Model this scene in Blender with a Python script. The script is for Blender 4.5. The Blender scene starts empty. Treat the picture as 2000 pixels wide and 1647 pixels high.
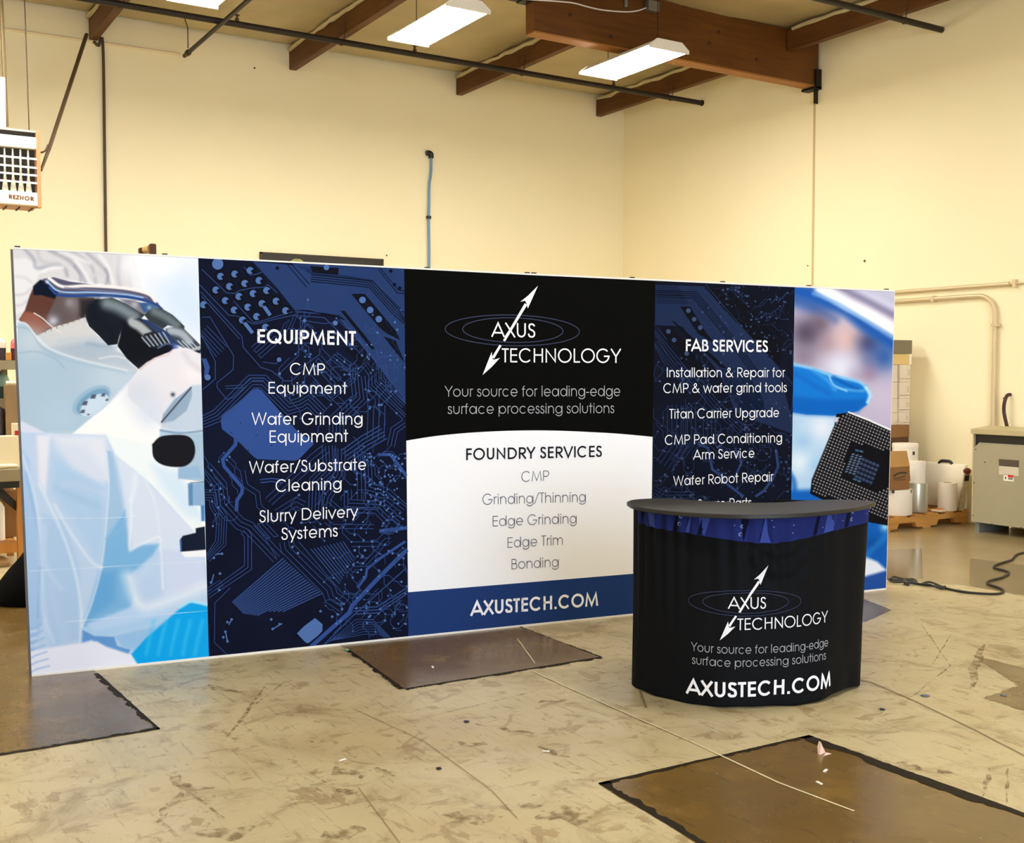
import bpy, bmesh, math, random
import numpy as np
from mathutils import Vector
PI = math.pi
rnd = random.Random(7)
C = bpy.context.scene.collection

# ------------------------------------------------------------------ camera, world, exposure
F_PX, YAW, PITCH, CAM_H = 2158.4, 0.557274, -0.0449175, 1.63678
CX, CY = 1000.0, 823.5
FW = np.array([math.sin(YAW)*math.cos(PITCH), math.cos(YAW)*math.cos(PITCH), math.sin(PITCH)])
RT = np.array([math.cos(YAW), -math.sin(YAW), 0.0])
UPV = np.cross(RT, FW)
EYE = np.array([0.0, 0.0, CAM_H])
cam_data = bpy.data.cameras.new('camera')
cam = bpy.data.objects.new('camera', cam_data); C.objects.link(cam)
cam_data.sensor_width = 36.0; cam_data.sensor_fit = 'HORIZONTAL'
cam_data.lens = 36.0*F_PX/2000.0
cam.location = EYE
cam.rotation_euler = (PI/2+PITCH, 0.0, -YAW)
cam_data.clip_start = 0.05; cam_data.clip_end = 200
S = bpy.context.scene
S.camera = cam
S.view_settings.view_transform = 'Standard'
S.view_settings.look = 'None'
S.view_settings.gamma = 1.0
S.view_settings.use_curve_mapping = False
S.view_settings.exposure = 0.0
S.cycles.use_denoising = True
S.cycles.max_bounces = 8
S.cycles.diffuse_bounces = 5
S.cycles.sample_clamp_indirect = 6.0
world = bpy.data.worlds.new('world'); S.world = world
world.use_nodes = True
world.node_tree.nodes['Background'].inputs[0].default_value = (0.62, 0.78, 1.0, 1)
world.node_tree.nodes['Background'].inputs[1].default_value = 1.0

def area(name, loc, rot, sx, sy, power, col):
    d = bpy.data.lights.new(name, 'AREA'); d.shape = 'RECTANGLE'; d.size = sx; d.size_y = sy
    d.energy = power; d.color = col
    o = bpy.data.objects.new(name, d); C.objects.link(o); o.location = loc; o.rotation_euler = rot
    return o
LAMP = 64.0                      # brightness of the fluorescent lenses
DOOR = (-0.6, 5.2, 4.3)          # loading door opening in the wall behind the camera: x0, x1, height
YF = -6.0
area('daylight_through_loading_door', ((DOOR[0]+DOOR[1])/2, YF+0.02, DOOR[2]/2), (PI/2, 0, 0), DOOR[1]-DOOR[0], DOOR[2], 560.0, (0.78, 0.94, 1.16))

# ------------------------------------------------------------------ pixel helpers (photo frame 2000 x 1647)
def ray(q):
    return (q[0]-CX)/F_PX*RT - (q[1]-CY)/F_PX*UPV + FW
def on_x(q, X): d = ray(q); return EYE + d*(X/d[0])
def on_y(q, Y): d = ray(q); return EYE + d*(Y/d[1])
def on_z(q, Z=0.0): d = ray(q); return EYE + d*((Z-EYE[2])/d[2])
def project(P):
    d = np.asarray(P) - EYE; z = d@FW
    return np.stack([CX+F_PX*(d@RT)/z, CY-F_PX*(d@UPV)/z], -1)

# ------------------------------------------------------------------ materials
def lin(c):
    c = np.asarray(c, float)/255.0
    return np.where(c <= 0.04045, c/12.92, ((c+0.055)/1.055)**2.4)
MATS = {}
def mat(name, rgb, rough=0.6, metal=0.0, var=0.0, scale=6.0, bump=0.0, bscale=40.0, spec=0.5, emit=None, estr=0.0, coat=0.0, stretch=None, sheen=0.0):
    if name in MATS: return MATS[name]
    m = bpy.data.materials.new(name); m.use_nodes = True
    nt = m.node_tree; b = nt.nodes['Principled BSDF']
    col = (*lin(rgb), 1)
    b.inputs['Base Color'].default_value = col
    b.inputs['Roughness'].default_value = rough; b.inputs['Metallic'].default_value = metal
    b.inputs['Specular IOR Level'].default_value = spec
    if coat: b.inputs['Coat Weight'].default_value = coat
    if sheen: b.inputs['Sheen Weight'].default_value = sheen
    tc = nt.nodes.new('ShaderNodeTexCoord'); src = tc.outputs['Object']
    if stretch:
        mp = nt.nodes.new('ShaderNodeMapping'); mp.inputs['Scale'].default_value = stretch
        nt.links.new(src, mp.inputs[0]); src = mp.outputs[0]
    if var:
        n = nt.nodes.new('ShaderNodeTexNoise'); n.inputs['Scale'].default_value = scale; n.inputs['Detail'].default_value = 6
        nt.links.new(src, n.inputs['Vector'])
        mx = nt.nodes.new('ShaderNodeMix'); mx.data_type = 'RGBA'
        mx.inputs[6].default_value = (*(lin(rgb)*(1-var)), 1); mx.inputs[7].default_value = (*np.minimum(lin(rgb)*(1+var), 1), 1)
        nt.links.new(n.outputs['Fac'], mx.inputs[0]); nt.links.new(mx.outputs[2], b.inputs['Base Color'])
    if bump:
        n2 = nt.nodes.new('ShaderNodeTexNoise'); n2.inputs['Scale'].default_value = bscale; n2.inputs['Detail'].default_value = 4
        nt.links.new(src, n2.inputs['Vector'])
        bp = nt.nodes.new('ShaderNodeBump'); bp.inputs['Strength'].default_value = bump; bp.inputs['Distance'].default_value = 0.01
        nt.links.new(n2.outputs['Fac'], bp.inputs['Height']); nt.links.new(bp.outputs[0], b.inputs['Normal'])
    if emit is not None:
        b.inputs['Emission Color'].default_value = (*emit, 1); b.inputs['Emission Strength'].default_value = estr
    MATS[name] = m
    return m

def print_mat(name='poster_print'):
    m = bpy.data.materials.new(name); m.use_nodes = True; nt = m.node_tree; b = nt.nodes['Principled BSDF']
    a = nt.nodes.new('ShaderNodeAttribute'); a.attribute_name = 'ink'
    nt.links.new(a.outputs['Color'], b.inputs['Base Color'])
    b.inputs['Roughness'].default_value = 0.9; b.inputs['Specular IOR Level'].default_value = 0.06
    return m

def floor_mat(name, dark):
    """worn concrete: patchy paint, scuffs, fine scratches, sealed and glossy"""
    m = bpy.data.materials.new(name); m.use_nodes = True; nt = m.node_tree; N = nt.nodes; Lk = nt.links
    b = N['Principled BSDF']
    tc = N.new('ShaderNodeTexCoord')
    def noise(scale, detail=6, rough=0.6, sc=(1, 1, 1), rot=0.0, dist=0.0):
        mp = N.new('ShaderNodeMapping'); mp.inputs['Scale'].default_value = sc; mp.inputs['Rotation'].default_value = (0, 0, rot)
        Lk.new(tc.outputs['Object'], mp.inputs[0])
        n = N.new('ShaderNodeTexNoise'); n.inputs['Scale'].default_value = scale; n.inputs['Detail'].default_value = detail
        n.inputs['Roughness'].default_value = rough; n.inputs['Distortion'].default_value = dist
        Lk.new(mp.outputs[0], n.inputs['Vector']); return n.outputs['Fac']
    def ramp(f, a, c):
        r = N.new('ShaderNodeMapRange'); r.inputs['From Min'].default_value = a; r.inputs['From Max'].default_value = c
        r.interpolation_type = 'SMOOTHSTEP'
        Lk.new(f, r.inputs['Value']); return r.outputs[0]
    def mix(fac, A, B):
        x = N.new('ShaderNodeMix'); x.data_type = 'RGBA'
        if isinstance(fac, float): x.inputs[0].default_value = fac
        else: Lk.new(fac, x.inputs[0])
        for i, v in ((6, A), (7, B)):
            if isinstance(v, tuple): x.inputs[i].default_value = (*lin(v), 1)
            else: Lk.new(v, x.inputs[i])
        return x.outputs[2]
    def mul(a, k):
        x = N.new('ShaderNodeMath'); x.operation = 'MULTIPLY'; Lk.new(a, x.inputs[0])
        if isinstance(k, float): x.inputs[1].default_value = k
        else: Lk.new(k, x.inputs[1])
        return x.outputs[0]
    if not dark:
        c = mix(noise(1.3, 4), (182, 166, 126), (197, 182, 144))
        c = mix(mul(ramp(noise(0.7, 3), 0.5, 0.66), 0.55), c, (172, 148, 104))
        # ragged brown blotches where the paint has worn off
        c = mix(mul(ramp(noise(6.5, 9, 0.62, (1, 1.7, 1), 0.5, 0.5), 0.57, 0.63), 0.5), c, (136, 108, 66))
        c = mix(mul(ramp(noise(3.4, 8, 0.66, (1.4, 1, 1), 0.2, 0.8), 0.585, 0.62), 0.6), c, (140, 112, 72))
        # long scuffs in three directions
        c = mix(mul(ramp(noise(2.2, 7, 0.7, (1, 1, 1), 0.3, 1.2), 0.48, 0.72), 0.75), c, (136, 114, 74))
        c = mix(mul(ramp(noise(4, 8, 0.68, (6, 1, 1), 0.5, .3), 0.57, 0.68), 0.55), c, (118, 98, 68))
        c = mix(mul(ramp(noise(3.2, 9, 0.7, (10, 1, 1), -0.75, .4), 0.58, 0.68), 0.55), c, (112, 92, 64))
        c = mix(mul(ramp(noise(4, 8, 0.68, (7, 1, 1), 1.45, .4), 0.6, 0.7), 0.5), c, (122, 100, 66))
        c = mix(mul(ramp(noise(22, 4, 0.6), 0.66, 0.72), 0.6), c, (104, 84, 54))
        c = mix(mul(ramp(noise(34, 3, 0.6), 0.68, 0.74), 0.7), c, (222, 208, 172))
        rough = (0.26, 0.48)
    else:
        c = mix(noise(1.6, 6), (92, 70, 34), (118, 92, 48))
        c = mix(mul(ramp(noise(3.5, 8, 0.65), 0.5, 0.7), 0.6), c, (134, 104, 54))
        c = mix(mul(ramp(noise(4, 6, 0.6, (6, 1, 1), 0.5), 0.58, 0.7), 0.5), c, (76, 60, 34))
        c = mix(mul(ramp(noise(28, 3, 0.6), 0.72, 0.77), 0.8), c, (170, 150, 110))
        rough = (0.14, 0.34)
    Lk.new(c, b.inputs['Base Color'])
    r = N.new('ShaderNodeMapRange'); r.inputs['To Min'].default_value = rough[0]; r.inputs['To Max'].default_value = rough[1]
    r.inputs['From Min'].default_value = 0.3; r.inputs['From Max'].default_value = 0.7
    Lk.new(noise(3, 6, 0.6), r.inputs['Value']); Lk.new(r.outputs[0], b.inputs['Roughness'])
    b.inputs['Specular IOR Level'].default_value = 0.55
    bp = N.new('ShaderNodeBump'); bp.inputs['Strength'].default_value = 0.12; bp.inputs['Distance'].default_value = 0.004
    Lk.new(noise(9, 7, 0.6), bp.inputs['Height']); Lk.new(bp.outputs[0], b.inputs['Normal'])
    return m

def wood_mat(name, a, c, scale=(1, 14, 14), rough=0.55):
    m = bpy.data.materials.new(name); m.use_nodes = True; nt = m.node_tree; N = nt.nodes; Lk = nt.links
    b = N['Principled BSDF']; tc = N.new('ShaderNodeTexCoord')
    mp = N.new('ShaderNodeMapping'); mp.inputs['Scale'].default_value = scale; Lk.new(tc.outputs['Object'], mp.inputs[0])
    n = N.new('ShaderNodeTexNoise'); n.inputs['Scale'].default_value = 1.6; n.inputs['Detail'].default_value = 8; n.inputs['Distortion'].default_value = 0.4
    Lk.new(mp.outputs[0], n.inputs['Vector'])
    n2 = N.new('ShaderNodeTexNoise'); n2.inputs['Scale'].default_value = 0.9; Lk.new(tc.outputs['Object'], n2.inputs['Vector'])
    ad = N.new('ShaderNodeMath'); ad.operation = 'ADD'; Lk.new(n.outputs['Fac'], ad.inputs[0]); Lk.new(n2.outputs['Fac'], ad.inputs[1])
    r = N.new('ShaderNodeMapRange'); r.inputs['From Min'].default_value = 0.7; r.inputs['From Max'].default_value = 1.3; Lk.new(ad.outputs[0], r.inputs['Value'])
    x = N.new('ShaderNodeMix'); x.data_type = 'RGBA'; x.inputs[6].default_value = (*lin(a), 1); x.inputs[7].default_value = (*lin(c), 1)
    Lk.new(r.outputs[0], x.inputs[0]); Lk.new(x.outputs[2], b.inputs['Base Color'])
    b.inputs['Roughness'].default_value = rough; b.inputs['Specular IOR Level'].default_value = 0.3
    MATS[name] = m
    return m

# ------------------------------------------------------------------ mesh helpers
ORIGIN = {}
class MB:
    def __init__(self): self.v = []; self.f = []; self.mi = []; self.cur = 0
    def add(self, vs, fs):
        o = len(self.v); self.v += [tuple(map(float, p)) for p in vs]
        self.f += [tuple(i+o for i in f) for f in fs]; self.mi += [self.cur]*len(fs); return self
    def box(self, a, b, bev=0.0):
        x0, y0, z0 = [min(p, q) for p, q in zip(a, b)]; x1, y1, z1 = [max(p, q) for p, q in zip(a, b)]
        if bev <= 0:
            return self.add([(x0, y0, z0), (x1, y0, z0), (x1, y1, z0), (x0, y1, z0), (x0, y0, z1), (x1, y0, z1), (x1, y1, z1), (x0, y1, z1)],
                     [(0, 3, 2, 1), (4, 5, 6, 7), (0, 1, 5, 4), (1, 2, 6, 5), (2, 3, 7, 6), (3, 0, 4, 7)])
        bev = min(bev, 0.49*min(x1-x0, y1-y0, z1-z0))
        bm = bmesh.new(); r = bmesh.ops.create_cube(bm, size=1)
        for v in bm.verts: v.co = Vector(((x0+x1)/2+v.co.x*(x1-x0), (y0+y1)/2+v.co.y*(y1-y0), (z0+z1)/2+v.co.z*(z1-z0)))
        bmesh.ops.bevel(bm, geom=list(bm.edges), offset=bev, segments=2, affect='EDGES', profile=0.5)
        bm.verts.index_update()
        self.add([v.co for v in bm.verts], [[v.index for v in f.verts] for f in bm.faces]); bm.free(); return self
    def obox(self, c, ax, ay, az):
        """box from centre and three half-axis vectors"""
        c, ax, ay, az = map(np.array, (c, ax, ay, az)); vs = []
        for sz in (-1, 1):
            for sx, sy in ((-1, -1), (1, -1), (1, 1), (-1, 1)): vs.append(c+sx*ax+sy*ay+sz*az)
        return self.add(vs, [(0, 3, 2, 1), (4, 5, 6, 7), (0, 1, 5, 4), (1, 2, 6, 5), (2, 3, 7, 6), (3, 0, 4, 7)])
    def tube(self, path, r, n=10, cap=True):
        P = [np.array(p, float) for p in path]; rings = []; up = None
        rr = r if hasattr(r, '__len__') else [r]*len(P)
        for i, p in enumerate(P):
            t = P[min(i+1, len(P)-1)]-P[max(i-1, 0)]; t /= np.linalg.norm(t)+1e-12
            if up is None: up = np.array([0, 0, 1.]) if abs(t[2]) < 0.9 else np.array([1., 0, 0])
            a = np.cross(t, up); a /= np.linalg.norm(a)+1e-12; c = np.cross(a, t); up = c
            rings.append([p+rr[i]*(math.cos(k*2*PI/n)*a+math.sin(k*2*PI/n)*c) for k in range(n)])
        vs = [q for R in rings for q in R]; fs = []
        for i in range(len(P)-1):
            for k in range(n): fs.append((i*n+k, i*n+(k+1) % n, (i+1)*n+(k+1) % n, (i+1)*n+k))
        if cap: fs += [tuple(range(n))[::-1], tuple((len(P)-1)*n+k for k in range(n))]
        return self.add(vs, fs)
    def lathe(self, c, prof, n=24, sx=1.0, sy=1.0):
        """prof: list of (r, z) from bottom to top"""
        vs = [(c[0]+sx*r*math.cos(2*PI*k/n), c[1]+sy*r*math.sin(2*PI*k/n), c[2]+z) for r, z in prof for k in range(n)]; fs = []
        for i in range(len(prof)-1):
            for k in range(n): fs.append((i*n+k, i*n+(k+1) % n, (i+1)*n+(k+1) % n, (i+1)*n+k))
        fs += [tuple(range(n))[::-1], tuple((len(prof)-1)*n+k for k in range(n))]
        return self.add(vs, fs)
    def prism(self, poly, d):
        """closed 3D polygon extruded by vector d"""
        n = len(poly); d = np.array(d); P = [np.array(p, float) for p in poly]
        return self.add(P+[p+d for p in P], [tuple(range(n))[::-1], tuple(range(n, 2*n))]+[(i, (i+1) % n, n+(i+1) % n, n+i) for i in range(n)])

def link(name, me, m, parent):
    o = bpy.data.objects.new(name, me); C.objects.link(o)
    for x in (m if isinstance(m, (list, tuple)) else [m]): me.materials.append(x)
    if parent is not None: o.parent = parent
    return o
def part(name, mb, m, parent=None, smooth=False, loc=None, label=None):
    """one mesh object; vertices are given in world coordinates"""
    org = np.array(ORIGIN[parent.name] if parent is not None else (loc if loc is not None else (0, 0, 0)), float)
    me = bpy.data.meshes.new(name)
    me.from_pydata([tuple(np.array(v)-org) for v in mb.v], [], mb.f); me.update()
    if any(mb.mi): me.polygons.foreach_set('material_index', mb.mi)
    bm = bmesh.new(); bm.from_mesh(me); bmesh.ops.recalc_face_normals(bm, faces=bm.faces) if not getattr(mb, 'keep', False) else None
    bm.to_mesh(me); bm.free()
    if smooth: me.polygons.foreach_set('use_smooth', [True]*len(me.polygons)); 
    o = link(name, me, m, parent)
    if smooth and smooth != 'all':
        try: me.set_sharp_from_angle(angle=math.radians(40))
        except Exception: pass
    if parent is None: o.location = org
    ORIGIN[o.name] = org
    if label: o['label'] = label
    return o
def tag(o, label, cat, group=None):
    o['label'] = label; o['category'] = cat
    if group: o['group'] = group
    return o
def thing(name, label, cat, loc, group=None):
    o = bpy.data.objects.new(name, None); C.objects.link(o); o.location = loc; o.empty_display_size = 0.1
    ORIGIN[o.name] = tuple(loc)
    return tag(o, label, cat, group)
def structure(o): o['kind'] = 'structure'; return o
def smooth_path(pts, n=8):
    P = [np.array(p, float) for p in pts]; P = [2*P[0]-P[1]]+P+[2*P[-1]-P[-2]]; out = []
    for i in range(1, len(P)-2):
        for k in range(n):
            t = k/n
            out.append(0.5*((2*P[i])+(-P[i-1]+P[i+1])*t+(2*P[i-1]-5*P[i]+4*P[i+1]-P[i+2])*t*t+(-P[i-1]+3*P[i]-3*P[i+1]+P[i+2])*t**3))
    out.append(P[-2]); return out
# ------------------------------------------------------------------ geometric stroke lettering
ADV = dict(zip('ABCDEFGHIJKLMNOPQRSTUVWXYZ', (740,574,813,744,536,485,872,683,226,482,591,462,919,740,869,592,871,607,498,426,655,702,960,609,592,480)))
ADV.update(dict(zip('abcdefghijklmnopqrstuvwxyz', (683,682,647,685,650,314,673,610,200,203,502,200,938,610,655,682,682,301,388,339,608,554,831,480,536,425))))
ADV.update({'.': 277, '-': 332, '/': 437, '&': 757, ' ': 277})
def arc(cx, cy, rx, ry, a0, a1):
    n = max(3, int(abs(a1-a0)/9))
    return [(cx+rx*math.cos(math.radians(a0+(a1-a0)*i/n)), cy+ry*math.sin(math.radians(a0+(a1-a0)*i/n))) for i in range(n+1)]
def spl(*p): return [tuple(q[:2]) for q in smooth_path([(a, b, 0) for a, b in p], 6)]
def glyph(ch, w):
    h = w/2; T = 740-h; B = h; X = 547-h; c = ADV[ch]/2
    def bowl(cx): return arc(cx, 273, 268-h, 273-h, 0, 360)
    G = {
    'A': lambda: [[(20, 0), (370, 740-h*.7), (720, 0)], [(135+h*.4, 215), (605-h*.4, 215)]],
    'B': lambda: [[(72+h, 0), (72+h, 740)], [(72, T), (290, T)]+arc(290, (T+400)/2, 160, (T-400)/2, 90, -90)+[(72, 400)], [(72, 400), (320, 400)]+arc(320, (400+B)/2, 190, (400-B)/2, 90, -90)+[(72, B)]],
    'C': lambda: [arc(420, 370, 383-h, 383-h, 42, 318)],
    'D': lambda: [[(72+h, 0), (72+h, 740)], [(72, T), (300, T)]+arc(320, 370, 385-h, 370-h, 90, -90)+[(72, B)]],
    'E': lambda: [[(75+h, 0), (75+h, 740)], [(75, T), (480, T)], [(75, 385), (470, 385)], [(75, B), (480, B)]],
    'F': lambda: [[(75+h, 0), (75+h, 740)], [(75, T), (450, T)], [(75, 385), (440, 385)]],
    'G': lambda: [arc(425, 370, 383-h, 383-h, 42, 355)+[(808-h, 345)], [(808, 345), (480, 345)]],
    'H': lambda: [[(75+h, 0), (75+h, 740)], [(608-h, 0), (608-h, 740)], [(75, 395), (608, 395)]],
    'I': lambda: [[(113, 0), (113, 740)]],
    'J': lambda: [[(390-h, 740), (390-h, 200)]+arc(215, 200, 175-h, 200-h, 0, -180)],
    'K': lambda: [[(75+h, 0), (75+h, 740)], [(530, 740), (120, 385), (560, 0)]],
    'L': lambda: [[(75+h, 0), (75+h, 740)], [(75, B), (440, B)]],
    'M': lambda: [[(70+h*.5, 0), (165+h*.4, 740-h), (459, 40+h*.5), (753-h*.4, 740-h), (848-h*.5, 0)]],
    'N': lambda: [[(75+h, 0), (75+h, 740-h*1.5), (665-h, h*1.5), (665-h, 740)]],
    'O': lambda: [arc(434, 370, 394-h, 383-h, 0, 360)],
    'P': lambda: [[(75+h, 0), (75+h, 740)], [(75, T), (330, T)]+arc(335, (T+330)/2, 215-h*.5, (T-330)/2, 90, -90)+[(75, 330)]],
    'Q': lambda: [arc(435, 370, 394-h, 383-h, 0, 360), [(500, 240), (790, 0)]],
    'R': lambda: [[(75+h, 0), (75+h, 740)], [(75, T), (335, T)]+arc(335, (T+345)/2, 210-h*.5, (T-345)/2, 90, -90)+[(75, 345)], [(280, 345), (560, 0)]],
    'S': lambda: [spl((425-h*.3, 590), (360, 690-h*.6), (250, T), (130+h*.3, 680-h*.3), (95+h*.4, 560), (150, 450), (260, 390), (380-h*.2, 320), (428-h*.4, 200), (370, 70+h*.3), (245, B), (120, 75+h*.3), (60+h*.5, 205))],
    'T': lambda: [[(213, 0), (213, 740)], [(15, T), (411, T)]],
    'U': lambda: [[(75+h, 740), (75+h, 265)]+arc(327, 265, 252-h, 265-h, 180, 360)+[(580-h, 740)]],
    'V': lambda: [[(20+h*.4, 740), (351, h*.7), (682-h*.4, 740)]],
    'W': lambda: [[(20+h*.4, 740), (255, h), (480, 740-h), (705, h), (940-h*.4, 740)]],
    'X': lambda: [[(30, 0), (560, 740)], [(45, 740), (580, 0)]],
    'Y': lambda: [[(20, 740), (296, 330), (572, 740)], [(296, 350), (296, 0)]],
    'Z': lambda: [[(30, T), (430, T), (40, B), (450, B)]],
    'a': lambda: [bowl(325), [(612-h*.5, 0), (612-h*.5, 547)]],
    'b': lambda: [bowl(357), [(70+h*.5, 0), (70+h*.5, 740)]],
    'c': lambda: [arc(325, 273, 268-h, 273-h, 42, 318)],
    'd': lambda: [bowl(328), [(615-h*.5, 0), (615-h*.5, 740)]],
    'e': lambda: [[(60, 262), (592, 262)], arc(325, 273, 270-h, 273-h, -3, 322)],
    'f': lambda: [[(130, 0), (130, 590)]+arc(250, 590, 120, 150-h, 180, 92), [(20, X-10), (275, X-10)]],
    'g': lambda: [bowl(325), [(607-h*.5, 547), (607-h*.5, 60)]+arc(337, 20, 270-h*.5, 213-h, 5, -160)],
    'h': lambda: [[(70+h, 0), (70+h, 740)], [(70+h, 280)]+arc(305, 300, 235-h, 247-h, 175, 0)+[(540-h, 0)]],
    'i': lambda: [[(100, 0), (100, 547)], [(100, 640), (100, 640+max(w, 75))]],
    'j': lambda: [[(100, -190), (100, 547)], [(100, 640), (100, 640+max(w, 75))]],
    'k': lambda: [[(70+h, 0), (70+h, 740)], [(450, 547), (120, 290), (480, 0)]],
    'l': lambda: [[(100, 0), (100, 740)]],
    'm': lambda: [[(70+h, 0), (70+h, 547)], [(70+h, 300)]+arc(272, 330, 205-h, 217-h, 175, 0)+[(477-h, 0)], [(477-h, 300)]+arc(672, 330, 200-h*.6, 217-h, 175, 0)+[(872-h*.6, 0)]],
    'n': lambda: [[(70+h, 0), (70+h, 547)], [(70+h, 280)]+arc(305, 300, 235-h, 247-h, 175, 0)+[(540-h, 0)]],
    'o': lambda: [arc(327, 273, 285-h, 273-h, 0, 360)],
    'p': lambda: [bowl(357), [(70+h*.5, -190), (70+h*.5, 547)]],
    'q': lambda: [bowl(325), [(612-h*.5, -190), (612-h*.5, 547)]],
    'r': lambda: [[(70+h, 0), (70+h, 547)], [(70+h, 300)]+arc(235, 330, 165-h, 217-h, 170, 62)],
    's': lambda: [spl((322-h*.2, 425), (270, 505-h*.4), (195, X), (110, 505-h*.4), (80+h*.3, 415), (130, 325), (210, 285), (300-h*.2, 235), (335-h*.3, 140), (290, 45+h*.3), (195, B), (95, 55+h*.3), (45+h*.4, 150))],
    't': lambda: [[(165, 0), (165, 740)], [(20, X-10), (320, X-10)]],
    'u': lambda: [[(70+h, 547), (70+h, 230)]+arc(304, 240, 234-h, 240-h, 180, 360)+[(538-h, 547)]],
    'v': lambda: [[(20+h*.4, 547), (277, h*.7), (534-h*.4, 547)]],
    'w': lambda: [[(20+h*.4, 547), (225, h*.8), (415, 547-h*.6), (606, h*.8), (811-h*.4, 547)]],
    'x': lambda: [[(20, 0), (450, 547)], [(20, 547), (450, 0)]],
    'y': lambda: [[(20+h*.4, 547), (275, h)], [(520-h*.4, 547), (175, -190)]],
    'z': lambda: [[(30, X), (390, X), (30, B), (400, B)]],
    '.': lambda: [[(138, 0), (138, max(w, 90))]],
    '-': lambda: [[(40, 265), (292, 265)]],
    '/': lambda: [[(30, -60), (407, 760)]],
    '&': lambda: [spl((690, 0), (420, 300), (235, 520), (235, 640), (330, T), (430, 640), (410, 530), (250, 400), (110, 290), (75, 180), (150, 60), (300, B), (460, 70), (580, 200), (640, 330))],
    }
    dotted = ch in '.i j'
    return G[ch]() if ch != ' ' else []
def ribbon(mb, pts, w, z=0.0, step=None, f=None):
    """flat stroke of width w along 2D points with mitred joints; f maps (x, y) to a 3D point"""
    P = [np.array(p, float) for p in pts]
    Q = [P[0]]
    for p in P[1:]:
        if np.linalg.norm(p-Q[-1]) > 1e-9: Q.append(p)
    P = Q
    if len(P) < 2: return
    if step:
        Q = [P[0]]
        for a, b in zip(P, P[1:]):
            k = max(1, int(math.ceil(np.linalg.norm(b-a)/step)))
            Q += [a+(b-a)*i/k for i in range(1, k+1)]
        P = Q
    closed = np.linalg.norm(P[0]-P[-1]) < 1e-6 and len(P) > 3
    n = len(P); L = []; R = []
    for i in range(n):
        a = P[i]-P[i-1] if i else (P[0]-P[n-2] if closed else P[1]-P[0])
        b = P[i+1]-P[i] if i < n-1 else (P[1]-P[0] if closed else P[i]-P[i-1])
        a = a/np.linalg.norm(a); b = b/np.linalg.norm(b)
        m = np.array([-(a+b)[1], (a+b)[0]]); l = np.linalg.norm(m)
        if l < 1e-6: m = np.array([-a[1], a[0]]); k = 1
        else: m /= l; k = min(1/max(0.2, m@np.array([-a[1], a[0]])), 2.2)
        L.append(P[i]+m*w/2*k); R.append(P[i]-m*w/2*k)
    f = f or (lambda q: (q[0], q[1], z))
    mb.add([f(q) for q in L]+[f(q) for q in R], [(i, n+i, n+i+1, i+1) for i in range(n-1)])
def text_width(s): return sum(ADV[c] for c in s)
def lettering(mb, s, w, f, track=0.0, step=None):
    """strokes of string s; f maps (u in 0..1 along the line, v in cap heights) to 3D"""
    tot = sum(ADV[c]+track for c in s)-track-70; x = -35
    for ch in s:
        for st in glyph(ch, w):
            ribbon(mb, [(p[0]+x, p[1]) for p in st], (max(w, 75) if (ch == 'i' and st[0][1] > 600) or ch == '.' else w), step=step, f=lambda q: f(q[0]/tot, q[1]/740.0))
        x += ADV[ch]+track
# ------------------------------------------------------------------ soft-edged painter for the two printed photographs
class Canvas:
    def __init__(self, X, Y, base): self.X = X; self.Y = Y; self.c = np.tile(np.array(base, float), (len(X), 1))
    def _put(self, idx, a, col): self.c[idx] += (np.array(col, float)-self.c[idx])*np.clip(a, 0, 1)[:, None]
    def _near(self, p, pad):
        p = np.asarray(p, float)
        return np.nonzero((self.X > p[:, 0].min()-pad) & (self.X < p[:, 0].max()+pad) & (self.Y > p[:, 1].min()-pad) & (self.Y < p[:, 1].max()+pad))[0]
    def _dist(self, i, a, b):
        x, y = self.X[i], self.Y[i]; ab = b-a; L = ab@ab+1e-12
        t = np.clip(((x-a[0])*ab[0]+(y-a[1])*ab[1])/L, 0, 1)
        return np.hypot(x-a[0]-t*ab[0], y-a[1]-t*ab[1])
    def poly(self, p, col, feather=1.0, alpha=1.0, curve=False):
        if curve: p = [q[:2] for q in smooth_path([(a, b, 0) for a, b in list(p)+[p[0]]], 5)][:-1]
        p = np.asarray(p, float); i = self._near(p, feather+1)
        if not len(i): return
        x, y = self.X[i], self.Y[i]; d = np.full(len(i), 1e9); ins = np.zeros(len(i), bool)
        for k in range(len(p)):
            a, b = p[k], p[(k+1) % len(p)]
            d = np.minimum(d, self._dist(i, a, b))
            if a[1] != b[1]:
                ins ^= ((a[1] > y) != (b[1] > y)) & (x < (b[0]-a[0])*(y-a[1])/(b[1]-a[1])+a[0])
        s = np.where(ins, d, -d); t = np.clip((s+feather)/(2*feather), 0, 1); self._put(i, alpha*t*t*(3-2*t), col)
    def stroke(self, p, w, col, feather=1.0, alpha=1.0, curve=True):
        if curve and len(p) > 2: p = [q[:2] for q in smooth_path([(a, b, 0) for a, b in p], 5)]
        p = np.asarray(p, float); i = self._near(p, w/2+feather)
        if not len(i): return
        d = np.full(len(i), 1e9)
        for a, b in zip(p, p[1:]): d = np.minimum(d, self._dist(i, a, b))
        t = np.clip((w/2+feather-d)/(2*feather), 0, 1); self._put(i, alpha*t*t*(3-2*t), col)
    def blob(self, q, r, col, alpha=1.0, ry=None):
        d2 = ((self.X-q[0])/r)**2+((self.Y-q[1])/(ry or r))**2; i = np.nonzero(d2 < 6)[0]
        self._put(i, alpha*np.exp(-d2[i]), col)

def conv(ox, oy, s): return lambda *p: [(ox+a/s, oy+b/s) for a, b in p]

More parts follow.
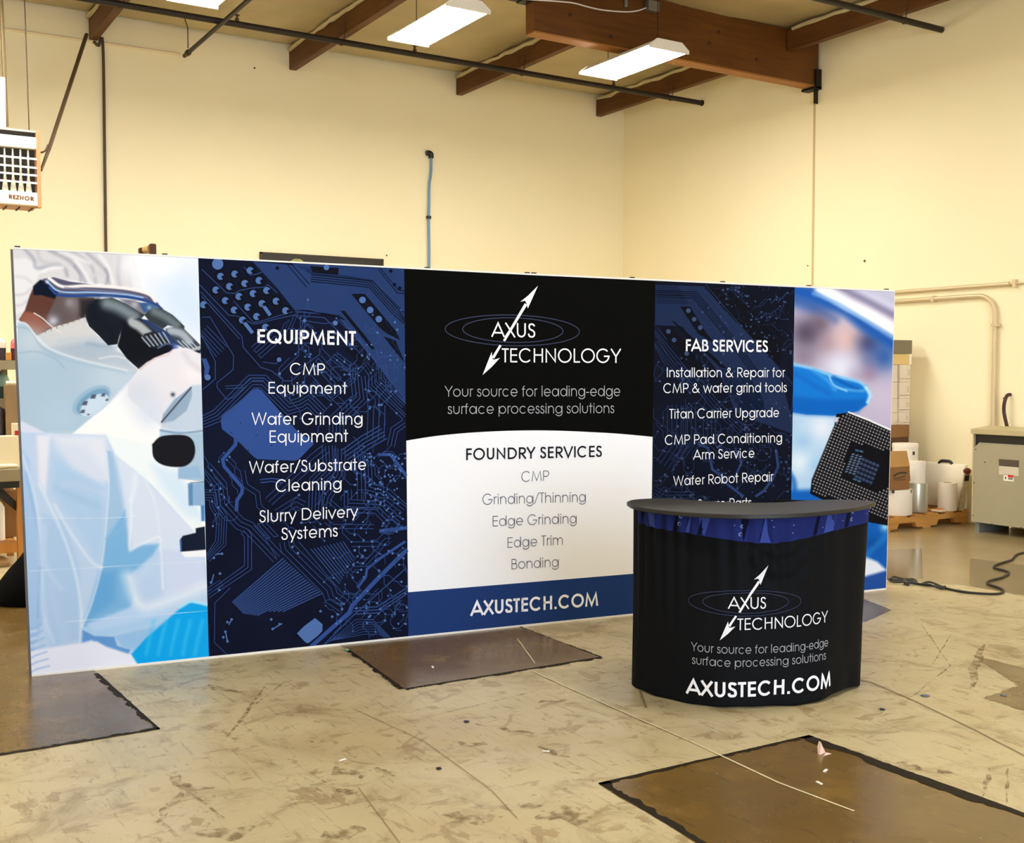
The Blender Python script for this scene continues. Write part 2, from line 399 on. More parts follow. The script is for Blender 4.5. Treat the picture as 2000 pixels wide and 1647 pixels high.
def paint_scientist(c):
    Z = conv(0, 460, 4.117); W = conv(0, 850, 3.362); k = 1/4.117; m = 1/3.362
    c.poly(Z((60, 90), (1640, 90), (1640, 1700), (60, 1700)), (238, 241, 252))
    for q, r, a in (((1450, 420), 260, .7), ((1560, 640), 200, .6), ((1250, 300), 180, .25)): c.blob(Z(q)[0], r*k, (200, 222, 250), a)
    c.blob(Z((1300, 220))[0], 150*k, (246, 246, 255), .8)
    # hood
    c.poly(Z((60, 60), (1060, 100), (1110, 300), (1140, 430), (900, 400), (420, 345), (330, 355), (265, 410), (235, 500), (150, 680), (60, 700)), (212, 212, 220), 10*k)
    c.poly(Z((110, 190), (200, 180), (300, 230), (330, 290), (270, 400), (180, 620), (110, 640)), (226, 227, 236), 16*k)
    for p, w, col, a in (
        ([(200, 110), (270, 190), (300, 262), (440, 240), (520, 270), (540, 320)], 26, (150, 154, 176), .7), ([(300, 130), (340, 210), (480, 230)], 30, (190, 190, 200), .7),
        ([(400, 120), (540, 190), (640, 280), (690, 370)], 34, (160, 160, 178), .75), ([(560, 120), (690, 200), (745, 270), (770, 380)], 20, (168, 168, 186), .7),
        ([(700, 140), (800, 230), (850, 290), (880, 380)], 26, (158, 158, 178), .7), ([(610, 200), (680, 300), (720, 380)], 30, (232, 232, 240), .9),
        ([(800, 160), (860, 240), (910, 380)], 26, (234, 234, 242), .9), ([(960, 180), (950, 320), (965, 410)], 28, (182, 182, 202), .7), ([(1020, 160), (1040, 300), (1050, 420)], 20, (190, 190, 212), .6),
        ([(340, 290), (420, 262), (500, 260)], 22, (240, 240, 248), .9), ([(480, 130), (620, 180), (720, 220)], 26, (230, 230, 238), .8), ([(740, 330), (800, 300), (840, 330)], 30, (205, 205, 220), .8),
        ([(850, 400), (870, 320), (850, 270)], 12, (120, 126, 150), .6), ([(650, 370), (640, 310), (600, 250)], 14, (130, 134, 156), .6), ([(120, 480), (200, 470), (240, 430)], 10, (180, 180, 196), .7),
        ([(110, 560), (170, 560), (210, 530)], 10, (186, 186, 200), .7), ([(130, 330), (200, 340), (260, 380)], 14, (200, 200, 212), .7)):
        c.stroke(Z(*p), w*k, col, 20*k, a)
    for q in ((1060, 180), (1100, 300), (1120, 400), (1040, 240)): c.blob(Z(q)[0], 80*k, (238, 240, 250), .75)
    # cheek and brow
    c.poly(Z((150, 680), (200, 600), (240, 480), (275, 400), (330, 355), (480, 470), (700, 500), (800, 520), (700, 670), (470, 725), (420, 745), (300, 805), (250, 760), (190, 705)), (92, 58, 50), 6*k)
    c.poly(Z((160, 680), (200, 610), (280, 625), (400, 740), (300, 800), (240, 745)), (142, 84, 68), 12*k)
    c.poly(Z((265, 410), (320, 358), (400, 360), (480, 440), (440, 510), (330, 480), (270, 480)), (16, 24, 42), 8*k)
    c.poly(Z((460, 480), (760, 500), (700, 650), (480, 722), (380, 650)), (96, 84, 88), 8*k)
    c.blob(Z((600, 560))[0], 70*k, (128, 118, 122), .7); c.blob(Z((560, 540))[0], 36*k, (160, 160, 172), .6); c.blob(Z((425, 690))[0], 44*k, (186, 192, 216), .95)
    c.poly(Z((640, 510), (800, 500), (720, 700), (640, 660)), (46, 42, 48), 30*k)
    # goggle rim
    c.poly(Z((340, 350), (430, 336), (560, 370), (760, 398), (1160, 450), (1260, 530), (1310, 595), (1200, 540), (1000, 500), (760, 480), (500, 478), (430, 440)), (84, 84, 112), 5*k)
    c.stroke(Z((395, 345), (505, 412), (700, 405), (1000, 425), (1190, 470), (1250, 530)), 24*k, (240, 234, 238), 7*k)
    c.stroke(Z((520, 420), (760, 440), (1000, 462), (1180, 500)), 12*k, (120, 120, 150), 6*k, .8)
    c.stroke(Z((380, 372), (490, 452), (760, 458), (1000, 474), (1150, 500)), 12*k, (150, 188, 238), 4*k)
    c.stroke(Z((400, 420), (490, 482), (800, 484), (1050, 500), (1200, 535), (1300, 590)), 20*k, (36, 72, 142), 5*k)
    c.blob(Z((378, 372))[0], 14*k, (200, 220, 245))
    c.poly(Z((960, 510), (1080, 520), (1240, 590), (1160, 640), (1080, 590)), (120, 116, 132), 10*k); c.poly(Z((1110, 540), (1200, 540), (1280, 590), (1200, 610), (1160, 620)), (56, 88, 140), 8*k)
    c.blob(Z((1080, 560))[0], 30*k, (190, 190, 200), .8); c.blob(Z((1200, 580))[0], 18*k, (160, 190, 220), .8)
    # cloth mask top
    c.poly(Z((305, 805), (440, 742), (690, 655), (700, 722), (860, 880), (1010, 970), (1040, 1030), (1110, 1080), (1110, 1105), (1000, 1110), (500, 980), (350, 860)), (206, 206, 212), 5*k)
    c.poly(Z((430, 900), (760, 830), (1000, 960), (1100, 1090), (800, 1040), (520, 960)), (160, 180, 204), 40*k, .8)
    c.stroke(Z((480, 850), (700, 830), (820, 850)), 40*k, (190, 200, 214), 20*k, .8); c.stroke(Z((800, 990), (920, 970), (1010, 990)), 14*k, (212, 216, 224), 8*k)
    c.stroke(Z((275, 625), (340, 665), (420, 735), (490, 780)), 9*k, (226, 222, 224), 4*k); c.stroke(Z((700, 870), (830, 890), (930, 900)), 30*k, (140, 164, 194), 18*k, .6)
    for i in range(9): c.stroke(Z((320+i*45, 798-i*17), (326+i*45, 776-i*17)), 9*k, (120, 106, 104), 4*k, .7)
    # respirator
    c.poly(Z((140, 690), (200, 700), (330, 870), (600, 985), (1000, 1082), (1110, 1100), (1050, 1160), (960, 1250), (870, 1350), (520, 1640), (440, 1630), (150, 1500)), (170, 194, 217), 5*k)
    c.blob(Z((900, 1180))[0], 200*k, (200, 215, 233), .6); c.blob(Z((300, 1100))[0], 220*k, (170, 195, 219), .8); c.blob(Z((250, 850))[0], 120*k, (198, 210, 224), .7)
    c.blob(Z((480, 1500))[0], 220*k, (176, 202, 228), .8)
    c.stroke(Z((130, 735), (240, 760), (330, 890), (480, 980)), 14*k, (158, 180, 206), 9*k, .8); c.stroke(Z((140, 700), (220, 720), (350, 880), (600, 985), (1020, 1085)), 16*k, (210, 220, 232), 6*k, .9)
    c.stroke(Z((350, 920), (600, 1018), (1000, 1100)), 12*k, (160, 184, 210), 10*k, .7); c.stroke(Z((150, 945), (300, 935), (440, 990), (520, 1070)), 12*k, (154, 178, 206), 9*k, .8)
    def ell(x, y, rx, ry, deg): 
        a = math.radians(deg); return Z(*[(x+rx*math.cos(t)*math.cos(a)-ry*math.sin(t)*math.sin(a), y+rx*math.cos(t)*math.sin(a)+ry*math.sin(t)*math.cos(a)) for t in np.linspace(0, 2*PI, 30)[:-1]])
    c.poly(ell(735, 1325, 175, 90, -33), (150, 182, 212), 12*k); c.poly(ell(745, 1335, 150, 75, -33), (116, 160, 196), 8*k); c.poly(ell(760, 1365, 130, 70, -33), (196, 216, 238), 5*k)
    for x, y, r in ((750, 1296, 26), (682, 1350, 26), (664, 1416, 22), (830, 1282, 20), (860, 1322, 14), (710, 1440, 12)):
        c.poly(Z((x-r, y+r*.6), (x-r*.4, y-r*.6), (x+r, y-r*.7), (x+r*.6, y+r*.6)), (84, 90, 116), 3*k)
    c.poly(ell(765, 1370, 90, 48, -33), (200, 220, 242), 4*k)
    c.poly(Z((170, 1490), (440, 1625), (560, 1640), (560, 1720), (150, 1720)), (214, 220, 244), 12*k)
    c.poly(Z((880, 1360), (1030, 1200), (1040, 1310), (1290, 1540), (1290, 1700), (520, 1700), (530, 1640)), (247, 248, 255), 6*k)
    # eyepieces
    c.poly(Z((1160, 640), (1200, 600), (1290, 582), (1390, 640), (1484, 730), (1480, 772), (1430, 742), (1350, 722), (1310, 752), (1200, 690)), (52, 60, 68), 4*k)
    c.stroke(Z((1240, 610), (1340, 660), (1420, 720)), 60*k, (108, 122, 130), 26*k, .9)
    c.poly(Z((690, 655), (712, 560), (770, 515), (900, 500), (1010, 545), (1165, 640), (1135, 668), (1020, 692), (985, 745), (960, 810), (945, 875), (870, 885), (790, 800), (715, 730)), (24, 30, 40), 4*k)
    c.stroke(Z((860, 545), (960, 580), (1080, 650)), 90*k, (126, 140, 150), 44*k, .95); c.stroke(Z((740, 600), (800, 680), (900, 780)), 90*k, (22, 26, 34), 40*k, .8)
    c.poly(Z((1330, 750), (1400, 735), (1475, 745), (1610, 880), (1615, 950), (1560, 955), (1430, 880), (1340, 790)), (64, 74, 86), 4*k); c.stroke(Z((1370, 765), (1460, 790), (1520, 850)), 60*k, (176, 186, 200), 20*k, .9)
    c.poly(Z((1020, 692), (1080, 668), (1140, 668), (1250, 770), (1385, 865), (1400, 912), (1370, 935), (1240, 985), (1115, 1075), (1020, 990), (945, 890), (980, 750)), (20, 22, 30), 4*k)
    c.stroke(Z((1060, 700), (1120, 730), (1190, 790)), 72*k, (178, 186, 194), 20*k, .95); c.stroke(Z((1000, 720), (1050, 790), (1120, 850)), 60*k, (20, 22, 30), 20*k, .9)
    c.poly(Z((1160, 790), (1240, 770), (1390, 860), (1330, 880), (1230, 905), (1140, 850)), (36, 40, 50), 6*k)
    c.poly(Z((1125, 668), (1190, 680), (1310, 752), (1345, 775), (1440, 885), (1390, 872), (1250, 775)), (44, 62, 104), 5*k)
    for i in range(6): c.stroke(Z((1142+34*i, 820-8*i), (1205+32*i, 892-5*i)), 11*k, (170, 182, 196), 3*k, .9, False)
    for i in range(4): c.stroke(Z((1430+36*i, 848+2*i), (1500+34*i, 915+2*i)), 11*k, (180, 192, 208), 3*k, .9, False)
    c.stroke(Z((1270, 905), (1340, 872), (1400, 880)), 14*k, (80, 96, 130), 6*k); c.blob(Z((1405, 895))[0], 30*k, (50, 70, 150), .8); c.stroke(Z((1540, 922), (1620, 895)), 22*k, (176, 180, 190), 5*k); c.stroke(Z((1560, 948), (1620, 925)), 16*k, (16, 18, 26), 4*k)
    # microscope head
    c.poly(Z((1110, 1082), (1180, 1020), (1250, 985), (1330, 965), (1390, 915), (1500, 903), (1640, 965), (1660, 1620), (1500, 1600), (1295, 1570), (1290, 1530), (1060, 1330), (1032, 1290), (1028, 1220), (1060, 1150)), (228, 226, 238), 4*k)
    c.stroke(Z((1125, 1082), (1250, 990), (1350, 960), (1390, 920)), 9*k, (226, 178, 190), 4*k, .8)
    c.blob(Z((1120, 1260))[0], 130*k, (206, 214, 234), .85); c.blob(Z((1200, 1420))[0], 140*k, (208, 220, 240), .8); c.blob(Z((1560, 1120))[0], 90*k, (240, 236, 244), .8)
    c.poly(Z((1545, 1205), (1640, 1200), (1640, 1570), (1420, 1570), (1300, 1545), (1300, 1500), (1380, 1400), (1450, 1300)), (192, 208, 230), 12*k); c.stroke(Z((1480, 950), (1540, 1030), (1610, 1080)), 40*k, (212, 206, 222), 30*k, .7)
    c.poly(Z((1297, 1512), (1310, 1440), (1400, 1320), (1540, 1215), (1545, 1290), (1500, 1410), (1400, 1490)), (146, 170, 198), 8*k); c.stroke(Z((1300, 1500), (1420, 1360), (1535, 1225)), 13*k, (64, 68, 86), 4*k, 1, False)
    c.blob(Z((1390, 1280))[0], 17*k, (50, 64, 86), 1.0); c.poly(Z((1290, 1560), (1640, 1580), (1660, 1700), (1270, 1700)), (180, 206, 236), 12*k); c.stroke(Z((1290, 1568), (1450, 1590), (1640, 1570)), 16*k, (120, 146, 178), 7*k, .8)
    # gown
    c.poly(W((90, -20), (700, 0), (760, 120), (900, 240), (1000, 320), (1290, 620), (1345, 800), (1370, 1000), (1370, 1130), (860, 1440), (540, 1500), (90, 1620)), (186, 209, 240), 6*m)
    c.poly(W((330, 0), (700, 0), (720, 300), (600, 280), (420, 100)), (222, 228, 246), 40*m); c.poly(W((150, 0), (240, 60), (270, 360), (160, 300)), (190, 210, 242), 30*m)
    c.poly(W((240, 0), (330, 0), (300, 380), (255, 300)), (226, 228, 246), 20*m)
    c.poly(W((345, 150), (520, 230), (690, 330), (690, 640), (640, 830), (480, 560), (350, 380)), (172, 203, 238), 40*m); c.poly(W((360, 60), (560, 60), (700, 250), (680, 320), (480, 220)), (212, 222, 244), 40*m)
    c.poly(W((700, 100), (740, 110), (790, 260), (820, 470), (760, 580), (690, 680), (705, 480), (715, 300)), (160, 194, 230), 8*m)
    c.poly(W((740, 60), (1000, 330), (1290, 640), (1345, 800), (1050, 760), (860, 740), (820, 480)), (212, 224, 246), 30*m)
    c.poly(W((700, 0), (1000, 60), (1180, 220), (1240, 330), (1320, 560), (1330, 600), (1280, 640), (1000, 330), (900, 240), (760, 130)), (236, 244, 255), 12*m)
    c.poly(W((1000, 200), (1180, 240), (1320, 480), (1330, 560), (1220, 530), (1060, 340)), (206, 228, 252), 50*m, .8)
    c.poly(W((150, 100), (190, 160), (250, 520), (270, 900), (290, 1180), (200, 1500), (150, 700)), (164, 196, 236), 14*m)
    c.poly(W((280, 520), (420, 560), (520, 860), (530, 1340), (330, 1400), (290, 1000)), (170, 200, 236), 24*m)
    c.poly(W((820, 490), (690, 680), (665, 880), (605, 1100), (540, 1270), (620, 1250), (860, 1140), (880, 1050), (850, 930), (1000, 800), (1050, 715), (930, 720), (850, 765)), (124, 180, 228), 18*m)
    c.poly(W((660, 900), (760, 890), (760, 1090), (600, 1200), (560, 1240)), (96, 162, 220), 36*m, .8)
    c.poly(W((850, 930), (1000, 800), (1060, 740), (1080, 1040), (960, 1130), (900, 1080)), (184, 208, 242), 24*m)
    c.poly(W((1060, 760), (1340, 800), (1360, 1000), (1080, 1060)), (204, 216, 246), 30*m)
    c.poly(W((540, 1270), (700, 1200), (1000, 1160), (1130, 1180), (1090, 1220), (900, 1280), (620, 1330)), (168, 204, 242), 16*m); c.poly(W((570, 1240), (860, 1130), (1080, 1130), (1140, 1160), (620, 1290)), (182, 210, 246), 20*m)
    c.poly(W((535, 1275), (620, 1320), (750, 1325), (770, 1385), (860, 1410), (840, 1440), (700, 1400), (640, 1355), (530, 1375)), (98, 152, 216), 8*m); c.poly(W((750, 1320), (1000, 1260), (1090, 1220), (960, 1330), (880, 1410), (800, 1390)), (150, 192, 236), 14*m)
    for p, w, col, a, ft in (
        ([(150, 140), (210, 330), (250, 560), (265, 850)], 18, (220, 234, 252), .9, 10), ([(170, 250), (230, 520), (262, 800), (250, 1200)], 10, (120, 164, 220), .6, 9), ([(255, 320), (330, 470), (430, 700), (500, 930), (532, 1150), (530, 1360)], 14, (230, 240, 254), .85, 9),
        ([(360, 460), (450, 620), (590, 820), (665, 870)], 16, (222, 234, 252), .9, 9), ([(700, 120), (716, 320), (700, 560), (665, 870), (600, 1110), (540, 1260)], 8, (222, 236, 252), .9, 5), ([(290, 600), (300, 850), (400, 1010)], 22, (200, 220, 246), .7, 16),
        ([(275, 900), (280, 1150), (350, 1360)], 16, (208, 226, 250), .8, 12), ([(330, 1000), (380, 1200), (440, 1380)], 40, (182, 208, 242), .6, 30), ([(860, 420), (862, 560), (850, 740), (900, 730), (1040, 670), (1055, 740), (1070, 1010)], 12, (236, 242, 254), .9, 8),
        ([(890, 260), (880, 340), (862, 420)], 22, (236, 242, 254), .8, 16), ([(940, 270), (1010, 420), (1050, 640)], 10, (226, 234, 250), .8, 8), ([(830, 560), (760, 640), (695, 680)], 10, (140, 178, 222), .8, 8), ([(370, 340), (480, 400), (640, 470)], 26, (150, 184, 226), .6, 22),
        ([(400, 330), (500, 330), (690, 390)], 26, (196, 214, 242), .6, 22), ([(840, 930), (880, 1060), (950, 1130), (1100, 1090), (1240, 1040), (1360, 985)], 60, (232, 240, 254), .9, 26), ([(900, 960), (980, 860), (1050, 830)], 30, (198, 218, 246), .6, 20)):
        c.stroke(W(*p), w*m*.9, col, ft*m*1.9, a*.85)
    # arm of the microscope, focusing knob, stage
    c.poly(W((1200, -10), (1345, -10), (1345, 310), (1170, 285), (1172, 215), (1240, 190)), (168, 194, 220), 5*m); c.poly(W((1170, 220), (1300, 200), (1330, 285), (1172, 285)), (150, 184, 220), 10*m)
    c.poly(W((1235, 318), (1345, 312), (1345, 465), (1240, 462)), (140, 174, 214), 4*m); c.poly(W((1235, 318), (1265, 318), (1265, 462), (1240, 462)), (92, 138, 186), 8*m); c.stroke(W((1250, 313), (1345, 308)), 5*m, (60, 84, 120), 3*m)
    c.poly(W((1318, 462), (1345, 462), (1345, 565), (1322, 565)), (70, 130, 196), 6*m)
    c.poly(W((998, 60), (1060, 8), (1200, 0), (1262, 30), (1282, 100), (1262, 168), (1200, 208), (1080, 200), (1010, 150)), (27, 27, 33), 4*m, 1, True)
    c.poly(W((1285, 612), (1345, 600), (1352, 755), (1188, 768), (1180, 690), (1200, 662), (1285, 642)), (22, 30, 50), 4*m); c.stroke(W((1186, 690), (1188, 762)), 10*m, (70, 110, 180), 4*m)
    c.poly(W((1186, 768), (1352, 753), (1352, 800), (1212, 802)), (242, 244, 255), 4*m)
    c.poly(W((190, 1640), (200, 1420), (330, 1395), (540, 1365), (600, 1348), (640, 1362), (700, 1390), (850, 1440), (930, 1530)), (229, 232, 250), 12*m)
    for i in range(7): c.stroke(W((205, 1270+i*48), (240, 1262+i*46), (270+i*9, 1240+i*46)), 11*m, (138, 178, 228), 7*m, .6); c.stroke(W((205, 1292+i*48), (240, 1284+i*46)), 10*m, (226, 236, 252), 6*m, .6)
    c.poly(W((860, 1440), (960, 1330), (1090, 1220), (1180, 1140), (1250, 1098), (1385, 1125), (1400, 1500), (920, 1530)), (16, 164, 240), 10*m)
    for x in (960, 1040, 1120, 1200, 1280): c.stroke(W((x, 1440), (x+20, 1340), (x+50, 1220)), 22*m, (78, 196, 250), 18*m, .5)
    c.stroke(W((1180, 1130), (1260, 1092), (1380, 1120)), 16*m, (170, 226, 252), 12*m)
    for p in ([(190, 892), (660, 868), (1345, 828)], [(430, 1226), (900, 1190), (1370, 1155)], [(180, 545), (700, 545), (900, 530)]): c.stroke(W(*p), 3*m, (240, 246, 255), 2*m, .6)

def paint_chip(c):
    Z = conv(1240, 540, 3.58); W = conv(1200, 950, 3.659); k = 1/3.58; m = 1/3.659
    c.poly(Z((1000, 0), (2000, 0), (2000, 2300), (1000, 2300)), (186, 178, 208))
    c.poly(Z((1080, 60), (1300, 60), (1500, 220), (1250, 260), (1080, 200)), (70, 110, 190), 60*k)
    for q, r, col, a in (((1200, 400), 120, (74, 66, 88), .9), ((1300, 330), 90, (96, 80, 100), .7), ((1480, 440), 110, (222, 186, 186), .95), ((1340, 480), 80, (160, 130, 142), .6), ((1640, 470), 100, (62, 66, 108), .9), ((1740, 560), 110, (46, 92, 168), .95), ((1640, 600), 70, (100, 110, 160), .6),
                         ((1180, 560), 90, (130, 116, 138), .8), ((1440, 640), 110, (222, 226, 248), .95), ((1560, 700), 70, (170, 160, 190), .7), ((1720, 850), 110, (196, 186, 214), .8), ((1640, 680), 60, (150, 120, 150), .6)): c.blob(Z(q)[0], r*k, col, a)
    c.stroke(Z((1100, 90), (1300, 150), (1480, 240), (1620, 350), (1820, 480)), 90*k, (28, 86, 176), 40*k, .95); c.stroke(Z((1110, 160), (1280, 230), (1400, 300)), 50*k, (60, 92, 158), 40*k, .6)
    c.poly(Z((1380, 60), (2000, 60), (2000, 330), (1640, 200)), (196, 198, 226), 30*k); c.stroke(Z((1420, 70), (1640, 180), (1830, 280)), 44*k, (120, 116, 152), 26*k, .8); c.stroke(Z((1640, 70), (1830, 170)), 50*k, (176, 178, 206), 30*k, .6)
    c.stroke(Z((1300, 80), (1480, 190), (1640, 270), (1830, 380)), 84*k, (242, 244, 255), 26*k); c.stroke(Z((1250, 120), (1420, 190), (1600, 300), (1820, 440)), 22*k, (120, 170, 232), 18*k, .8)
    # lower left cold light
    c.poly(Z((1060, 950), (1440, 950), (1420, 1040), (1230, 1500), (1200, 1700), (1060, 1700)), (172, 206, 240), 16*k); c.blob(Z((1310, 1060))[0], 110*k, (224, 232, 250), .9); c.blob(Z((1150, 1300))[0], 90*k, (222, 236, 252), .9); c.blob(Z((1270, 1330))[0], 60*k, (150, 196, 238), .7); c.blob(Z((1180, 1150))[0], 60*k, (150, 190, 234), .6)
    c.stroke(Z((1080, 1380), (1110, 1440), (1120, 1560)), 40*k, (40, 110, 190), 20*k, .9); c.poly(Z((1060, 1500), (1230, 1490), (1400, 1600), (1400, 1720), (1060, 1720)), (20, 96, 190), 26*k)
    # gloved fingertip
    c.poly(Z((1060, 600), (1130, 614), (1260, 645), (1400, 690), (1560, 728), (1630, 770), (1657, 830), (1632, 892), (1560, 942), (1410, 975), (1200, 966), (1060, 945)), (22, 118, 214), 5*k)
    c.poly(Z((1060, 830), (1300, 860), (1560, 860), (1640, 860), (1560, 945), (1400, 975), (1200, 967), (1060, 945)), (12, 92, 188), 30*k, .8)
    for p, w, col, a, ft in (([(1080, 610), (1240, 645), (1370, 690), (1560, 735), (1620, 780)], 20, (150, 208, 246), .9, 12), ([(1360, 700), (1390, 760), (1480, 800)], 14, (150, 206, 246), .9, 8), ([(1250, 660), (1340, 720), (1400, 790)], 26, (70, 160, 236), .7, 18), ([(1390, 705), (1470, 750), (1560, 790)], 24, (14, 84, 170), .7, 14), ([(1620, 780), (1645, 830), (1630, 880)], 26, (190, 222, 248), .95, 12), ([(1120, 680), (1250, 760), (1360, 820)], 30, (18, 100, 200), .7, 24), ([(1470, 790), (1560, 800), (1600, 800)], 16, (100, 180, 240), .7, 12)):
        c.stroke(Z(*p), w*k, col, ft*k, a)
    # lower right, below the counter top level
    c.poly(W((1560, 150), (2100, 150), (2100, 900), (1560, 900)), (20, 92, 184), 10*m); c.poly(W((1560, 640), (1780, 600), (2100, 620), (2100, 900), (1560, 900)), (34, 76, 158), 26*m)
    c.poly(W((1700, 450), (1800, 505), (1880, 540), (1945, 600), (1880, 620), (1790, 645), (1700, 690)), (224, 232, 250), 16*m); c.blob(W((1935, 290))[0], 34*m, (150, 214, 250), .9); c.blob(W((1850, 420))[0], 60*m, (12, 70, 150), .8); c.stroke(W((1800, 490), (1900, 400), (1960, 330)), 40*m, (40, 130, 216), 26*m, .6)
    # processor
    A = np.array(Z((1412, 968))[0]); ex = np.array([0.921, 0.389]); ey = np.array([-0.364, 0.931])
    c.poly(Z((1410, 962), (1500, 952), (1640, 1010), (1860, 1112), (1860, 1760), (1640, 1720), (1225, 1520), (1236, 1425), (1395, 1045), (1398, 1018)), (16, 16, 22), 4*k)
    c.stroke(Z((1495, 950), (1640, 1008), (1860, 1106)), 11*k, (244, 244, 252), 4*k, 1, False); c.poly(Z((1385, 985), (1425, 985), (1420, 1020), (1392, 1020)), (190, 196, 222), 3*k); c.stroke(Z((1398, 1040), (1240, 1420)), 8*k, (60, 62, 76), 4*k, .8, False)
    core = [np.array(q) for q in Z((1510, 1155), (1790, 1230), (1790, 1470), (1690, 1505), (1440, 1400))]
    def inside(q, P):
        s = [np.cross(P[(i+1) % len(P)]-P[i], q-P[i]) for i in range(len(P))]; return all(v > 0 for v in s) or all(v < 0 for v in s)
    cpu = [np.array(q) for q in Z((1415, 975), (1500, 960), (1860, 1122), (1860, 1740), (1240, 1500), (1245, 1425))]
    p = 6.05; e2 = ey*p; e1 = ex*p
    for i in range(-2, 34):
        for j in range(-2, 42):
            q = A+e1*(i+.5*(j % 1))+e2*(j+.6)
            if inside(q, cpu) and not inside(q, core) and q[0] < 1752: c.stroke([q, q+np.array([.3, .1])], 3.0, (172, 168, 172), 0.9, .9, False)
    for i in range(6):
        for j in range(5):
            q = np.array(Z((1590, 1265))[0])+ex*i*8.2*.93+ey*j*9.0
            if i < 5: c.poly([q, q+ex*6, q+ex*6+ey*6.5, q+ey*6.5], (44, 58, 92), 1.2, .95); c.stroke([q+ey*3, q+ex*6+ey*3], 1.0, (96, 118, 160), .8, .7, False)
    for i in range(3):
        for j in range(8):
            q = np.array(Z((1520+i*26, 1245+i*8))[0])+ey*j*5.2; c.stroke([q, q+ex*3-ey*2], 2.4, (120, 146, 186), 1.0, .85, False)
    for q in ((1545, 1215), (1575, 1222), (1530, 1418), (1560, 1430)): c.stroke(Z(q, (q[0]+16, q[1]+4)), 12*k, (74, 108, 150), 4*k, .9, False)
# ------------------------------------------------------------------ the printed display wall
D0 = on_z((62, 1322)); D1 = on_z((1730, 1152))
DD = (D1-D0)/np.linalg.norm(D1-D0); DN = np.array([DD[1], -DD[0], 0.0])     # DN points into the room
def on_d(q, off=0.0):
    d = ray(q); return EYE + d*(((D0-EYE)@DN)/(d@DN)) + DN*off
TOPL = [(25, 486), (1037, 537.5), (1747, 570)]; BOTL = [(62, 1322), (1730, 1152)]
def ylin(P, x):
    for a, b in zip(P, P[1:]):
        if x <= b[0] or b is P[-1]: return a[1]+(b[1]-a[1])*(x-a[0])/(b[0]-a[0])
def topq(x): return (x, ylin(TOPL, x))
def botq(x): return (x, ylin(BOTL, x))
BND = [((25, 486), (62, 1322)), (topq(387), botq(408)), (topq(790), botq(797.5)), (topq(1279), botq(1269.5)), (topq(1552), botq(1542)), ((1747, 570), (1730, 1152))]
def grid_px(i, nu, nv):
    """pixel grid over panel i, perspective-true (even in metres on the panel)"""
    (a, d), (b, c) = BND[i], BND[i+1]
    A, Bq, Cq, Dq = [on_d(q) for q in (a, b, c, d)]
    u, v = np.meshgrid(np.linspace(0, 1, nu), np.linspace(0, 1, nv)); u = u.ravel()[:, None]; v = v.ravel()[:, None]
    return (A*(1-u)+Bq*u)*(1-v)+(Dq*(1-u)+Cq*u)*v
def grid_faces(nu, nv):
    i = np.arange(nu*nv).reshape(nv, nu)
    return np.stack([i[:-1, :-1], i[1:, :-1], i[1:, 1:], i[:-1, 1:]], -1).reshape(-1, 4)
def photo_part(name, i, nu, nv, painter, parent, m, label):
    P = grid_px(i, nu, nv)+DN*0.0015; px = project(P)
    c = Canvas(px[:, 0], px[:, 1], (255, 255, 255)); painter(c)
    F = grid_faces(nu, nv); org = np.array(ORIGIN[parent.name])
    me = bpy.data.meshes.new(name); me.vertices.add(len(P)); me.vertices.foreach_set('co', (P-org).astype(np.float32).ravel())
    me.loops.add(F.size); me.polygons.add(len(F)); me.loops.foreach_set('vertex_index', F.astype(np.int32).ravel())
    me.polygons.foreach_set('loop_start', np.arange(0, F.size, 4, dtype=np.int32)); me.polygons.foreach_set('loop_total', np.full(len(F), 4, np.int32))
    me.update(); me.validate()
    at = me.color_attributes.new('ink', 'FLOAT_COLOR', 'POINT')
    col = np.ones((len(P), 4), np.float32); col[:, :3] = lin(np.clip(c.c, 0, 252)); at.data.foreach_set('color', col.ravel())
    o = link(name, me, m, parent); ORIGIN[o.name] = org; o['label'] = label
    return o
def flat_poly(mb, pts, off):
    mb.add([on_d(q, off) for q in pts], [tuple(range(len(pts)))[::-1]])
def px_text(name, s, left, right, cap, w, m, parent, off=0.004, mapper=None, track=0.0, step=None):
    """line of lettering: left / right baseline ends and cap heights in photo pixels, laid on the display plane"""
    cl, cr = cap if isinstance(cap, tuple) else (cap, cap)
    a, b = on_d(left, off), on_d(right, off); at, bt = on_d((left[0], left[1]-cl), off), on_d((right[0], right[1]-cr), off)
    mb = MB(); lettering(mb, s, w, lambda u, v: (a*(1-u)+b*u)*(1-v)+(at*(1-u)+bt*u)*v, track=track)
    return part(name, mb, m, parent)

M_WHITE_INK = mat('white_ink', (246, 247, 255), 0.8, spec=0.2)
M_GREY_INK = mat('grey_ink', (176, 178, 186), 0.8, spec=0.2)
M_BLACK_INK = mat('black_ink', (18, 18, 30), 0.8, spec=0.2)
M_SLATE_INK = mat('slate_ink', (74, 78, 100), 0.8, spec=0.2)
M_RING_INK = mat('ring_ink', (54, 60, 88), 0.8, spec=0.2)
M_BLACK_CLOTH = mat('black_print', (9, 9, 8), 0.9, spec=0.05)
M_PAPERWHITE = mat('white_print', (244, 245, 253), 0.8, spec=0.2)
M_NAVY = mat('navy_print', (32, 58, 116), 0.75, spec=0.06)
M_ALU = mat('white_edge_strip', (232, 230, 226), 0.45, spec=0.4)
M_TUBE = mat('frame_tube', (150, 152, 156), 0.35, 0.8)
M_BLACKPL = mat('black_plastic', (24, 22, 22), 0.45)
POSTER = print_mat()

